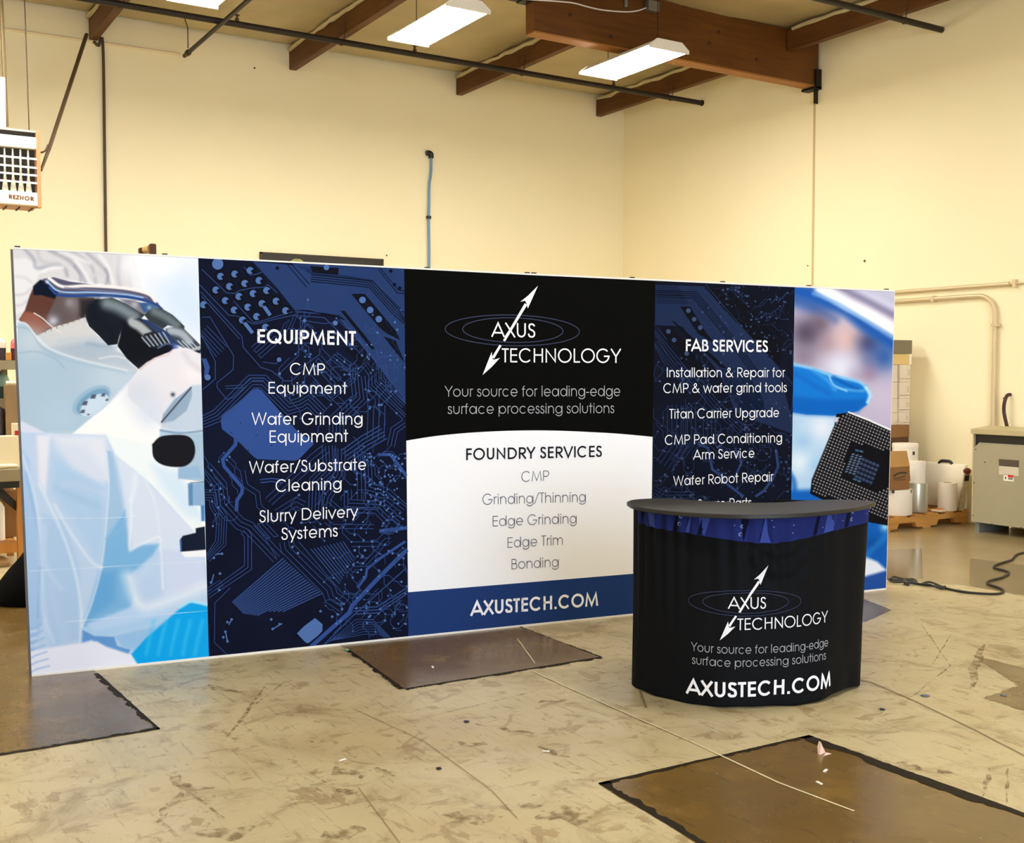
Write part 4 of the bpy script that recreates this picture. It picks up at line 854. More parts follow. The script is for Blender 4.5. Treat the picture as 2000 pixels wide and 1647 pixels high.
def fold(s, z):
    """cloth relief: hanging folds at the left, a sagging swag right of the middle, soft hem waves"""
    f = s/SL[-1]; up = max(0, min(1, (z-.25)/.6)); o = 0.0
    o += .012*up*math.exp(-((f-.15)/.11)**2)*math.sin(f*2*PI*23)
    o += .009*up*math.exp(-((f-.48)/.16)**2)*math.sin(f*2*PI*17+z*3)
    for zc, r in ((.80, .05), (.72, .07), (.62, .09)):
        d = math.hypot((s-.54*SL[-1])/.16, (z-zc-((s-.54*SL[-1])/.12)**2*.05)/.026); o += -.011*math.exp(-d*d)
    o += .010*max(0, 1-z/.35)*math.sin(f*2*PI*3.2+.6)+.004*max(0, 1-z/.2)*math.sin(f*2*PI*9)
    return o
def cloth(s, z, off=0.0):
    p, n = base_at(s); tp = max(0, min(1, (s/SL[-1]-.80)/.13)); o = fold(s, z)+off+.040*z*tp*tp*(3-2*tp); k = 0.0
    return np.array([p[0]+n[0]*o-n[1]*k, p[1]+n[1]*o+n[0]*k, z])
counter = thing('counter', 'black skirted trade show counter with curved top standing in front of the backdrop', 'counter', (4.06, 4.15, 0))
mb = MB(); ns, nz = 240, 90
for j in range(nz+1):
    for i in range(ns+1):
        f = i/ns; s = SL[-1]*f; zb = .004+.010*(1+math.sin(f*2*PI*2.6+1))*(.4+.6*(f > .6))
        mb.v.append(tuple(cloth(s, zb+(CTOP-zb)*j/nz)))
n1 = ns+1; mb.f = [(j*n1+i, j*n1+i+1, (j+1)*n1+i+1, (j+1)*n1+i) for j in range(nz) for i in range(ns)]
# short returns round both ends and an open back edge
for e, dirv in ((0, 1), (ns, -1)):
    p = np.array(mb.v[e]); q = np.array([4.30, 4.26, 0.0]) if e else np.array([3.86, 4.54, 0.0])
    o = len(mb.v)
    for j in range(nz+1):
        w = np.array(mb.v[j*n1+e]); t = q+np.array([0, 0, w[2]]); mb.v.append(tuple(w*.5+t*.5+np.array([0, 0, 0]))); mb.v.append(tuple(t))
    for j in range(nz):
        a, b = j*n1+e, (j+1)*n1+e
        mb.f += [(a, b, o+2*j+2, o+2*j), (o+2*j, o+2*j+2, o+2*j+3, o+2*j+1)]
mb.mi = [0]*len(mb.f)
M_SKIRT = mat('black_skirt_cloth', (6, 8, 14), 0.72, spec=0.15, bump=.1, bscale=120)
skirt = part('skirt', mb, M_SKIRT, counter, smooth='all')
sol = skirt.modifiers.new('thickness', 'SOLIDIFY'); sol.thickness = 0.004; sol.offset = -1
# circuit band printed along the top of the skirt
Zc = lambda q: (q[0]/3.659+1200, q[1]/3.659+950)
BANDLOW = [sz_of(Zc(q)) for q in ((165, 252), (240, 285), (500, 330), (700, 366), (800, 380), (1000, 405), (1130, 411), (1240, 400), (1350, 375), (1550, 322), (1700, 278), (1790, 243))]
bs = [b[0] for b in BANDLOW]; bz = [b[1] for b in BANDLOW]
def band_low(s): return float(np.interp(s, bs, bz))
CM3 = circ_mats('counter', (36, 46, 110), (16, 18, 42), (70, 88, 168), (48, 62, 140), (62, 80, 160), (120, 140, 196))
def lay_c(q, lay): s, z = q; return cloth(s, z, .0015+.0006*lay)
def clip_c(q):
    s = min(max(q[0], bs[0]), bs[-1]); z = min(max(q[1], band_low(s)+.003), CTOP-.002)
    return (s, z) if (s != q[0] or z != q[1]) else tuple(q)
A = Art(lay_c, clip_c); A.step = .012
ss = np.linspace(bs[0], bs[-1], 220); o = 0
A.mb.cur = 0; K = 10
A.mb.add([cloth(s, band_low(s)+(CTOP-band_low(s))*k/K, .0015) for s in ss for k in range(K+1)], [(i*(K+1)+k, i*(K+1)+k+1, (i+1)*(K+1)+k+1, (i+1)*(K+1)+k) for i in range(219) for k in range(K)])
r = random.Random(5); S0, S1 = bs[0], bs[-1]; SW = S1-S0
for f, w in ((.03, .03), (.20, .045), (.29, .02), (.41, .05), (.70, .02), (.86, .03)):
    s = S0+SW*f; A.plate([(s, .955), (s+w, .955), (s+w-.03, .76), (s-.03, .76)], 5, 1)
for f, w in ((.07, .10), (.25, .10), (.50, .06), (.75, .07)):
    s = S0+SW*f; A.plate([(s, .955), (s+w, .955), (s+w-.035, .76), (s-.035, .76)], 3, 1)
for f in (.205, .415, .875):
    s = S0+SW*f
    for j in range(3): A.dot((s+.012-j*.009, .93-j*.038), .010, 4, 4, 12); A.dot((s+.016-j*.009, .929-j*.038), .005, 5, 5, 8)
for k in range(26):
    f = r.choice((r.uniform(.30, .48), r.uniform(.5, .98))); s = S0+SW*f
    A.bundle([(s, .955), (s-.008, .91), (s-.03, .87), (s-.034, .76)], r.choice((.004, .006)), r.randint(2, 4), .012, r.choice((1, 1, 4, 5)), 3)
for k in range(5):
    A.line([(S0+SW*(.53+.006*k), .945-.012*k), (S0+SW*(.60+.004*k), .945-.012*k), (S0+SW*(.63+.004*k), .915-.012*k)], .003, 4, 3); A.line([(S0+SW*.55, .90-.011*k), (S0+SW*.66, .893-.011*k)], .004, 4, 3)
for k in range(36):
    s = S0+SW*r.uniform(.32, .99); z = r.uniform(max(band_low(s)+.006, .80), .95); A.line([(s, z), (s+r.uniform(.008, .03), z+r.choice((0, .012, -.012)))], .004, r.choice((1, 4)), 3)
    if k % 3 == 0: A.dot((s, z), .0035, 4, 4, 8)
part('circuit_band', A.mb, CM3, skirt, label='blue circuit board print along the top of the skirt')
# lettering printed on the skirt
def skirt_text(name, s, l, r_, w, m, capm=None, capq=None, track=0.0):
    (s0, z0), (s1, z1) = sz_of(l), sz_of(r_); zb = (z0+z1)/2
    h = capm
    mb = MB(); mb.keep = True; lettering(mb, s, w, lambda u, v: cloth(s0+(s1-s0)*u, z0+(z1-z0)*u+h*v, .004), step=30, track=track); return part(name, mb, m, skirt)
skirt_text('address_lettering', 'AXUSTECH.COM', (1342, 1354.5), (1621, 1339.5), 132, M_WHITE_INK, .074)
skirt_text('slogan_lettering', 'Your source for leading-edge', (1351, 1271), (1616, 1262), 60, M_GREY_INK, .0435)
skirt_text('slogan_lettering', 'surface processing solutions', (1352, 1296.5), (1611, 1287.5), 60, M_GREY_INK, .0435)
(ta, tz), (tb, tz2) = sz_of((1440, 1230.5)), sz_of((1614, 1214))
KX = (tb-ta)/(1211-980.0); KZ = KX*0.94
def logo_on_skirt(q, o): return cloth(ta+(q[0]-980)*KX, tz+(tz2-tz)*(q[0]-980)/231.0-(q[1]-708)*KZ*1.02, .0015+o)
build_logo(logo_on_skirt, skirt, step=30)
# top: crescent board with a rounded front
TF = [(3.447, 4.43), (3.385, 4.30), (3.372, 4.15), (3.42, 3.965), (3.51, 3.82), (3.63, 3.715), (3.82, 3.645), (4.03, 3.632), (4.242, 3.655), (4.47, 3.735)]
TBk = [(4.535, 3.79), (4.50, 3.86), (4.40, 3.945), (4.282, 3.985), (4.10, 4.00), (3.964, 4.055), (3.858, 4.145), (3.785, 4.29), (3.74, 4.40), (3.654, 4.47), (3.53, 4.482)]
loop = [p[:2] for p in smooth_path([(x, y, 0) for x, y in TF+TBk+[TF[0]]], 6)][:-1]
mb = MB(); mb.prism([(x, y, .957) for x, y in loop], (0, 0, .022)); ctop = part('countertop', mb, mat('black_laminate', (34, 32, 30), 0.5, spec=0.45, var=.12, scale=30), counter)
bv = ctop.modifiers.new('edge', 'BEVEL'); bv.width = .004; bv.segments = 2; bv.limit_method = 'ANGLE'
for x, y in ((3.62, 4.34), (4.05, 3.92), (4.42, 3.93), (4.02, 4.3)):
    mb = MB(); mb.tube([(x, y, 0), (x, y, .957)], .012, 8); part('frame_post', mb, M_TUBE, counter, smooth=True)
# ------------------------------------------------------------------ the room
XR, YB, ZC, XL = 10.55, 13.68, 5.80, -7.0
WALLC = (248, 236, 199)
M_WALL = mat('cream_wall_paint', WALLC, 0.6, var=.05, scale=.6, bump=.06, bscale=14, spec=0.3)
M_FLOOR = floor_mat('worn_concrete', False); M_DARKFLOOR = floor_mat('dark_sealed_concrete', True)
M_TAPE = mat('black_adhesive', (36, 28, 17), 0.7, var=.35, scale=14, spec=.15)
mb = MB(); mb.box((XL-.2, YF-.2, -.2), (XR+.2, YB+.2, 0)); floor = structure(part('floor', mb, M_FLOOR))
mb = MB(); mb.box((XL-.2, YB, 0), (XR+.2, YB+.2, ZC+.3)); wall_back = structure(part('wall_back', mb, M_WALL))
mb = MB(); mb.box((XR, YF, 0), (XR+.2, YB, ZC+.3)); wall_right = structure(part('wall_right', mb, M_WALL))
mb = MB(); mb.box((XL-.2, YF, 0), (XL, YB, ZC+.3)); structure(part('wall_left', mb, M_WALL))
mb = MB(); mb.box((XL-.2, YF-.2, 0), (DOOR[0], YF, ZC+.3)); mb.box((DOOR[1], YF-.2, 0), (XR+.2, YF, ZC+.3)); mb.box((DOOR[0], YF-.2, DOOR[2]), (DOOR[1], YF, ZC+.3)); structure(part('wall_front', mb, M_WALL))
# ceiling of sagging faced insulation
mb = MB(); xs = np.arange(XL, XR+.01, .15); ys = np.arange(YF, YB+.01, .22); r = random.Random(3)
for y in ys:
    for x in xs:
        ph = ((x-2.72) % 2.43)/2.43; sag = -.035*math.sin(PI*ph)**2-.008*math.sin(x*9+y*2.1)*math.sin(y*3.3)-r.uniform(0, .012)-(.02*abs(math.sin(y*2.6)) ** 12)
        mb.v.append((min(x, XR), min(y, YB), ZC+sag if y < YB-.3 else ZC))
nx = len(xs); mb.f = [(j*nx+i, (j+1)*nx+i, (j+1)*nx+i+1, j*nx+i+1) for j in range(len(ys)-1) for i in range(nx-1)]; mb.mi = [0]*len(mb.f); mb.keep = True
M_FOIL = mat('insulation_facing', (176, 160, 120), 0.42, .15, var=.3, scale=1.4, bump=.5, bscale=3.0)
ceiling = structure(part('ceiling', mb, M_FOIL, smooth='all'))
mb = MB(); mb.box((XL, YF, ZC+.12), (XR, YB, ZC+.3)); part('roof_deck', mb, mat('roof_deck', (120, 100, 70), 0.8), ceiling)
# wall joints and small anchor holes
mb = MB(); mb.box((XR-.008, 9.795, 0), (XR+.01, 9.825, 5.15)); part('panel_joint', mb, mat('joint_filler', (206, 182, 136), 0.8), wall_right)
M_HOLE = mat('anchor_hole', (96, 80, 50), 0.8)
for q, rr in (((1689, 510), .015), ((1578, 519), .009), ((1960, 778), .007), ((1837, 580), .006)):
    p = on_x(q, XR); mb = MB(); mb.tube([p-np.array([.006, 0, 0]), p+np.array([.02, 0, 0])], rr, 8); part('anchor_hole', mb, M_HOLE, wall_right)
for q in ((755, 499), (497, 133)):
    p = on_y(q, YB); mb = MB(); mb.tube([p-np.array([0, .006, 0]), p+np.array([0, .02, 0])], .012, 8); part('anchor_hole', mb, M_HOLE, wall_back)
# dark sealed patches in the floor, with ragged black adhesive along their edges
def ragged(a, b, w0, w1, seed, z, n=160):
    """ragged strip from a to b lying on the right-hand side of the direction"""
    r = random.Random(seed); a, b = np.array(a), np.array(b); d = (b-a)/np.linalg.norm(b-a); nn = np.array([d[1], -d[0]]); mb = MB(); mb.keep = True
    o = w1
    for i in range(n+1):
        p = a+(b-a)*i/n; o = min(max(o+r.uniform(-.3, .3)*w1, w0*1.4), w1*1.15); i0 = r.uniform(-.15, .15)*w0
        mb.v += [(p[0]+nn[0]*i0, p[1]+nn[1]*i0, z), (p[0]+nn[0]*o, p[1]+nn[1]*o, z)]
    mb.f = [(2*i, 2*i+1, 2*i+3, 2*i+2) for i in range(n)]; mb.mi = [0]*n
    return mb
def patch(pts, seed, edges, mt=None, jit=.008, z=.0015):
    mb = MB(); mb.keep = True; n = len(pts); r = random.Random(seed); P = []
    for i in range(n):
        a, b = np.array(pts[i]), np.array(pts[(i+1) % n])
        for k in range(20): P.append(a+(b-a)*k/20+(np.array([r.uniform(-jit, jit), r.uniform(-jit, jit)]) if k else 0))
    mb.v = [(p[0], p[1], z) for p in P]; mb.f = [tuple(range(len(P)))]; mb.mi = [0]
    bm_area = sum(P[i][0]*P[(i+1) % len(P)][1]-P[(i+1) % len(P)][0]*P[i][1] for i in range(len(P)))
    if bm_area < 0: mb.f = [tuple(range(len(P)))[::-1]]
    part('floor_patch', mb, mt or M_DARKFLOOR, floor)
    for k, (i, w0, w1) in enumerate(edges): part('adhesive_strip', ragged(pts[i], pts[(i+1) % n], w0, w1, seed+k, .003), M_TAPE, floor)
def g(*q): return tuple(on_z(q)[:2])
P0, P1, P2 = g(1168, 1531), g(1580, 1437), g(1990, 1585); Lf = g(1350, 1640)
dx = (Lf[0]-P0[0])/(Lf[1]-P0[1]); dx1 = (P2[0]-P1[0])/(P2[1]-P1[1])
patch([P0, P1, (P1[0]+dx1*(0.3-P1[1]), .3), (P0[0]+dx*(.3-P0[1]), .3)], 1, [(0, .012, .026), (1, .028, .062), (3, .018, .045)])
Q0, Q1, Q2, Q3 = g(683, 1270), g(790, 1346), g(1172, 1284), g(1005, 1228)
patch([Q0, Q1, Q2, (Q3[0]+.05, Q3[1]+.5), (Q0[0]-.03, Q0[1]+.5)], 11, [(0, .01, .03), (1, .012, .032), (2, .004, .015)])
R0, R1, R2 = g(192, 1316), g(313, 1425), g(0, 1477)
patch([(R0[0]-.05, R0[1]+2.2), R0, R1, R2, (R2[0]-2, R2[1]+.05), (R2[0]-2, R0[1]+2.2)], 21, [(1, .008, .03), (2, .012, .03)])
patch([g(1640, 1165), g(1690, 1172), g(1742, 1192), g(1690, 1215), g(1560, 1210)], 31, [], mat('grey_sealed_concrete', (98, 84, 62), 0.3, var=.15, scale=3), .004)
patch([g(1921, 1364), g(1990, 1340), (5.6, 3.95), (5.6, 3.0), g(2000, 1388)], 41, [])
MS = mat('sealed_concrete', (150, 130, 94), 0.24, var=.16, scale=2.2, spec=.55)
patch([g(1640, 1122), g(1735, 1132), g(1880, 1143), g(2000, 1164), (10.54, 4.7), (10.54, 8.9), (7.2, 8.9)], 71, [], MS, .003, .0008)
for pts, sd in (([g(1690, 1076), g(1800, 1072), g(1803, 1131), g(1690, 1133)], 51), ([g(1895, 1091), g(2000, 1104), (10.4, 5.0), g(2000, 1162), g(1893, 1144)], 61)):
    patch(pts, sd, [], mat('glossy_sealed_concrete', (118, 100, 66), 0.16, var=.18, scale=2, spec=.6), .002)
# control joints sawn in the slab
M_JOINT = mat('pale_joint', (206, 192, 156), 0.7, var=.3, scale=30); M_JDARK = mat('dark_joint', (128, 108, 72), 0.7)
def joint(pts, w, m):
    mb = MB(); mb.keep = True; ribbon(mb, [p[:2] for p in pts], w, z=.0035); part('floor_joint', mb, m, floor)
joint([g(1040, 1312), g(1129, 1353), g(1350, 1450), g(1520, 1530), g(1668, 1586)], .010, M_JOINT)
joint([g(1500, 1290), g(1700, 1333), g(1790, 1372), g(1900, 1425), g(2010, 1482)], .007, M_JDARK)
joint([g(690, 1385), g(830, 1450), g(960, 1545), g(1010, 1600)], .003, M_JDARK); joint([g(700, 1540), g(745, 1600), g(790, 1660)], .003, M_JDARK); joint([g(1010, 1248), g(1045, 1297)], .006, M_JOINT)
joint([g(1250, 1350), g(1262, 1384)], .012, M_JDARK)
# skid marks and dark spots
M_SKID = mat('rubber_mark', (128, 106, 68), 0.6, var=.3, scale=20)
nt = M_SKID.node_tree; nz = nt.nodes.new('ShaderNodeTexNoise'); nz.inputs['Scale'].default_value = 22; nz.inputs['Detail'].default_value = 6
tcn = nt.nodes.new('ShaderNodeTexCoord'); nt.links.new(tcn.outputs['Object'], nz.inputs['Vector'])
mr = nt.nodes.new('ShaderNodeMapRange'); mr.inputs['From Min'].default_value = .40; mr.inputs['From Max'].default_value = .62; mr.inputs['To Max'].default_value = .6
nt.links.new(nz.outputs['Fac'], mr.inputs['Value']); nt.links.new(mr.outputs[0], nt.nodes['Principled BSDF'].inputs['Alpha'])
def smear(q, w, seed):
    r = random.Random(seed); a, b = np.array(g(*q[0])), np.array(g(*q[1])); d = b-a; L = np.linalg.norm(d); d = d/L; nn = np.array([-d[1], d[0]]); mb = MB(); mb.keep = True; n = 30
    k_ = np.interp(range(n+1), range(0, n+1, 5), [r.uniform(.5, 1.2) for _ in range(7)]); c_ = np.interp(range(n+1), range(0, n+1, 6), [r.uniform(-1, 1) for _ in range(6)])
    for i in range(n+1):
        e = math.sin(PI*i/n)**.5*w/2*k_[i]; p = a+d*L*i/n+nn*(w*.35*c_[i])
        mb.v += [tuple(p+nn*(e*r.uniform(.85, 1.1)))+(.0025,), tuple(p-nn*(e*r.uniform(.85, 1.1)))+(.0025,)]
    mb.f = [(2*i, 2*i+1, 2*i+3, 2*i+2) for i in range(n)]; mb.mi = [0]*n; part('scuff_mark', mb, M_SKID, floor)
for k, (q, w) in enumerate((([(1925, 1257), (1890, 1348)], .05), ([(1858, 1240), (1820, 1300)], .008), ([(1870, 1290), (1818, 1332)], .010), ([(1818, 1332), (1768, 1372)], .010), ([(1800, 1220), (1862, 1310)], .008), ([(1935, 1500), (1920, 1558)], .02), ([(1968, 1498), (1966, 1572)], .012),
    ([(400, 1340), (470, 1355)], .05), ([(500, 1292), (545, 1288)], .06), ([(330, 1510), (365, 1545)], .06), ([(365, 1545), (300, 1610)], .045), ([(420, 1540), (365, 1545)], .025), ([(520, 1340), (440, 1445)], .02), ([(365, 1545), (440, 1600)], .015), ([(650, 1500), (712, 1520)], .10), ([(655, 1545), (700, 1552)], .07), ([(735, 1500), (770, 1518)], .05),
    ([(925, 1415), (1055, 1437)], .05), ([(1040, 1455), (1110, 1482)], .05), ([(1050, 1590), (1155, 1605)], .13), ([(890, 1450), (950, 1458)], .06), ([(620, 1640), (720, 1625)], .1), ([(380, 1635), (500, 1622)], .1), ([(800, 1410), (1110, 1335)], .012), ([(1050, 1372), (1110, 1368)], .035), ([(1010, 1572), (1062, 1577)], .05), ([(870, 1588), (950, 1612)], .09), ([(470, 1400), (560, 1330)], .012), ([(1330, 1395), (1460, 1455)], .008), ([(1780, 1495), (1800, 1505)], .03), ([(1750, 1490), (1800, 1500)], .05), ([(1830, 1505), (1860, 1512)], .04))):
    smear(q, w, 100+k)

# ------------------------------------------------------------------ roof timbers
M_WOOD = wood_mat('stained_timber', (74, 43, 12), (104, 64, 22), (14, 1, 14)); M_GLU = wood_mat('glulam_timber', (80, 44, 10), (108, 64, 18), (1, 14, 14)); M_PALEW = wood_mat('pale_timber_edge', (142, 92, 40), (160, 106, 50), (1, 14, 14))
M_INS = mat('insulation_roll', (190, 176, 138), 0.5, var=.2, scale=12, bump=.5, bscale=20)
M_STEEL = mat('dark_steel', (38, 32, 28), 0.45, .6); M_RUST = mat('rusty_rod', (84, 58, 34), 0.6, .3)
def joist(x, y0, y1, label, ins=True):
    t = thing('ceiling_joist', label, 'beam', (x+.05, (y0+y1)/2, 5.5), 'timber joists under the ceiling')
    mb = MB(); mb.box((x, y0, 5.5), (x+.095, y1, 5.77), .008); part('timber', mb, M_WOOD, t)
    if ins:
        mb = MB(); rr = random.Random(int(x*100)); pts = []; yy = y0+.05
        while yy < y1-.02: pts.append((x-.012+rr.uniform(-.012, .012), yy, 5.748+rr.uniform(-.014, .008))); yy += .16
        mb.tube(pts, [rr.uniform(.018, .032) for _ in pts], 8); part('insulation_edge', mb, M_INS, t, smooth=True)
    return t
joist(2.72, 9.90, YB-.005, 'dark timber joist above the heater pipe, leftmost in view')
joist(5.16, 9.90, YB-.005, 'dark timber joist left of the upper ceiling light, second from the left')
joist(7.60, 9.90, YB-.005, 'dark timber joist between the two big ceiling lights')
joist(10.02, 9.90, YB-.005, 'dark timber joist nearest the room corner, beyond the lower light')
joist(9.96, 3.0, 9.72, 'dark timber joist on the near side of the big beam')
gd = thing('roof_girder', 'massive brown laminated timber beam ending at the right wall', 'beam', (8.4, 9.81, 5.15))
mb = MB(); mb.box((6.33, 9.73, 5.165), (XR-.03, 9.89, 5.775), .006); part('timber', mb, M_GLU, gd)
mb = MB(); mb.box((6.345, 9.728, 5.15), (XR-.05, 9.892, 5.168)); part('bottom_lamination', mb, M_PALEW, gd)
mb = MB(); p = on_x((1596, 175), XR); mb.box((XR-.10, 9.70, 5.13), (XR-.005, 9.727, 5.36)); mb.box((XR-.12, 9.70, 5.118), (XR-.003, 9.92, 5.148)); part('wall_bracket', mb, M_STEEL, gd)
mb = MB(); q = on_x((1588, 206), XR-.02); mb.box((XR-.09, 9.73, q[2]), (XR-.03, 9.75, 5.12)); part('steel_strap', mb, M_STEEL, gd)
mb = MB(); mb.box((6.0, 9.73, 5.48), (6.33, 9.89, 5.775)); mb.box((6.22, 9.725, 5.468), (6.36, 9.895, 5.482)); part('hinge_seat', mb, M_STEEL, gd)
for q in ((1114, 29), (1193, 71), (1404, 62), (1385, 84), (1477, 116)):
    p = on_y(q, 9.73); mb = MB(); mb.tube([p+np.array([0, .004, 0]), p-np.array([0, .004, 0])], .022, 8); part('timber_knot', mb, mat('dark_knot', (48, 24, 8), 0.6), gd)
# cable, box and conduit on the beam
Yg = 9.715
mb = MB(); mb.tube(smooth_path([on_y(q, Yg) for q in ((1022, -2), (1080, 2), (1120, 6), (1150, 14), (1180, 20), (1220, 23), (1245, 21), (1268, 13))]), .008, 6); tag(part('electric_cable', mb, mat('white_cable', (224, 212, 206), 0.5), smooth=True), 'thin white cable draped along the big timber beam', 'cable')
p = on_y((1278, 11), 9.66); jb = MB(); jb.box(p-np.array([.075, 0, .055]), p+np.array([.075, .065, .055]), .006); tag(part('junction_box', jb, mat('galvanised', (130, 128, 120), 0.4, .6)), 'small grey metal junction box on the big beam', 'box')
p = on_y((1224, 8), 9.70); mb = MB(); mb.tube([(p[0], 9.715, 5.6), (p[0], 9.715, 5.76)], .022, 10); tag(part('conduit_stub', mb, MATS['galvanised'], smooth=True), 'short grey conduit stub on the face of the big beam', 'pipe')

# ------------------------------------------------------------------ pipes
M_PIPE = mat('black_iron_pipe', (44, 36, 30), 0.5, .35, var=.25, scale=10)
def hanger(x, y, z, ztop, t, r=.04):
    mb = MB(); mb.tube([(x-.035, y, ztop), (x-r*.9, y, z)]+[(x-r*math.cos(a), y, z-r*math.sin(a)) for a in np.linspace(0, PI, 9)[1:-1]]+[(x+r*.9, y, z), (x+.05, y, ztop)], .006, 6); part('pipe_hanger', mb, M_RUST, t, smooth=True)
def head(x, y, z, t):
    mb = MB(); mb.lathe((x, y, z+.03), [(.022, 0), (.022, .03), (.012, .035), (.012, .06), (.03, .065), (.03, .07)], 10); part('sprinkler_head', mb, M_RUST, t, smooth=True)
def pipe_x(x0, x1, y, z, label, hx, hd):
    t = thing('sprinkler_pipe', label, 'pipe', (x0, y, z), 'sprinkler pipes below the ceiling')
    mb = MB(); mb.tube([(x0, y, z), (x1, y, z)], .034, 14); part('pipe', mb, M_PIPE, t, smooth=True)
    mb = MB(); mb.tube([(x1-.05, y, z), (x1+.015, y, z)], .041, 14); part('end_cap', mb, M_PIPE, t, smooth=True)
    for x in hx: hanger(x, y, z, 5.62, t)
    for x in hd: head(x, y, z, t)
za = 5.40; ya = on_z((1375, 202), za)[1]; xa = on_z((1375, 202), za)[0]
pipe_x(-2.0, xa, ya, za, 'long black sprinkler pipe crossing under all joists before the back wall', (2.67, 5.11, 7.55, 9.97), (3.9, 6.05, 9.0))
yb = on_z((1846, 60), za)[1]; xb = on_z((1846, 60), za)[0]
pipe_x(6.0, xb, yb, za, 'short black sprinkler pipe end at the upper right near the right wall', (9.91,), (8.55,))
t = thing('branch_pipe', 'thin dark pipe running towards the back wall above the backdrop', 'pipe', (3.68, 12, 5.33))
mb = MB(); mb.tube([(3.68, 8.0, 5.33), (3.68, 13.15, 5.33)], .024, 10); part('pipe', mb, M_PIPE, t, smooth=True)
mb = MB(); mb.tube([(3.68, 13.0, 5.38), (3.68, 13.0, 5.62), (3.62, 13.0, 5.78)], .006, 6); mb.tube([(3.68, 12.97, 5.33), (3.68, 13.03, 5.33)], .034, 10); part('pipe_hanger', mb, M_RUST, t, smooth=True)
M_CREAMC = mat('painted_conduit', (236, 216, 176), 0.5)
mb = MB(); a, b = on_y((0, 55), YB-.02), on_y((352, 106), YB-.02); mb.tube([a+(a-b), b], .014, 8); t = part('wall_conduit', mb, M_CREAMC, smooth=True); tag(t, 'thin cream conduit running level high on the back wall', 'conduit')
a, b = on_y((201, 88), YB-.03), on_y((207, 490), YB-.03)
mb = MB(); mb.tube(smooth_path([(2.765, YB-.06, 5.47), (2.82, YB-.03, 5.44), (a[0], YB-.03, a[2]), (a[0], YB-.03, 4.2), (b[0], YB-.03, b[2]), (b[0], YB-.03, .3)]), .017, 8); t = part('wall_conduit', mb, mat('brown_conduit', (70, 54, 36), 0.55), smooth=True); tag(t, 'dark brown conduit dropping straight down the back wall behind the microscope photo', 'conduit')
# heating gas line and hanging rods near the heater
YH = 10.5
mb = MB(); e0 = on_y((169, 68), 13.0); e1 = on_y((96, 290), 11.0); e2 = on_y((80, 333), 10.72)
mb.tube([e0, e0*.4+e1*.6, e1, e2], [.022, .020, .018, .012], 10)
t = thing('gas_pipe', 'dark diagonal gas pipe from the joist down to the heater', 'pipe', tuple(e2)); part('pipe', mb, mat('gas_pipe_brown', (82, 64, 44), 0.55, .2, var=.3, scale=14), t, smooth=True)
mb = MB(); mb.tube(smooth_path([on_y(q, 10.75) for q in ((76, 298), (84, 297), (90, 292), (94, 283))]), .010, 6); part('flexible_hose', mb, M_RUST, t, smooth=True)
# compressed-air drop, right
M_BLUE = mat('blue_hose', (104, 144, 186), 0.45)
t = thing('air_hose', 'pale blue air hose hanging on the back wall with a black elbow', 'hose', tuple(on_y((838, 522), YB)))
mb = MB(); mb.tube(smooth_path([on_y(q, YB-.04) for q in ((842, 306), (842, 330), (841, 344), (838.5, 362), (838, 400), (837.5, 430), (838, 480), (838, 530), (838, 700))]), .019, 8); part('hose', mb, M_BLUE, t, smooth=True)
mb = MB(); mb.tube(smooth_path([on_y(q, YB-.04) for q in ((833, 299), (839, 299), (842, 302), (842, 309))]), .036, 8); part('elbow_fitting', mb, M_BLACKPL, t, smooth=True)
mb = MB(); mb.tube([on_y((837.5, 422), YB-.04), on_y((837.5, 427.5), YB-.04)], .034, 10); part('hose_clamp', mb, M_BLACKPL, t, smooth=True)
# conduits on the right wall
M_GALV = mat('painted_steel_conduit', (214, 196, 158), 0.42, .25)
zc = 2.555
t = thing('wall_conduit', 'upper cream conduit running level along the right wall', 'conduit', (XR, 8, zc)); mb = MB(); mb.tube([(XR-.03, 9.7, zc), (XR-.03, 7.08, zc)], .021, 10); part('pipe', mb, M_GALV, t, smooth=True)
mb = MB(); mb.tube([(XR-.02, 7.1, zc), (XR-.02, 4.5, zc+.01)], .013, 8); part('thin_pipe', mb, M_GALV, t, smooth=True); mb = MB(); mb.box((XR-.05, 7.0, zc-.04), (XR-.001, 7.035, zc+.04)); part('pipe_strap', mb, M_GALV, t)
t = thing('wall_conduit', 'lower conduit on the right wall bending down to the grey transformer', 'conduit', (XR, 7.24, 1.1)); zc2 = 2.45; r_ = .20; yv = 7.235
mb = MB(); mb.tube([(XR-.035, 9.7, zc2)]+[(XR-.035, yv+r_-r_*math.sin(a), zc2-r_+r_*math.cos(a)) for a in np.linspace(0, PI/2, 10)]+[(XR-.035, yv, 1.02)], .024, 12); part('pipe', mb, M_GALV, t, smooth=True)
for y, z, v in ((8.0, zc2, 0), (yv, 2.13, 1)):
    mb = MB(); mb.box((XR-.062, y-(.055 if v else .02), z-(.015 if v else .032)), (XR-.002, y+(.03 if v else .02), z+(.015 if v else .032))); part('pipe_strap', mb, M_GALV, t)

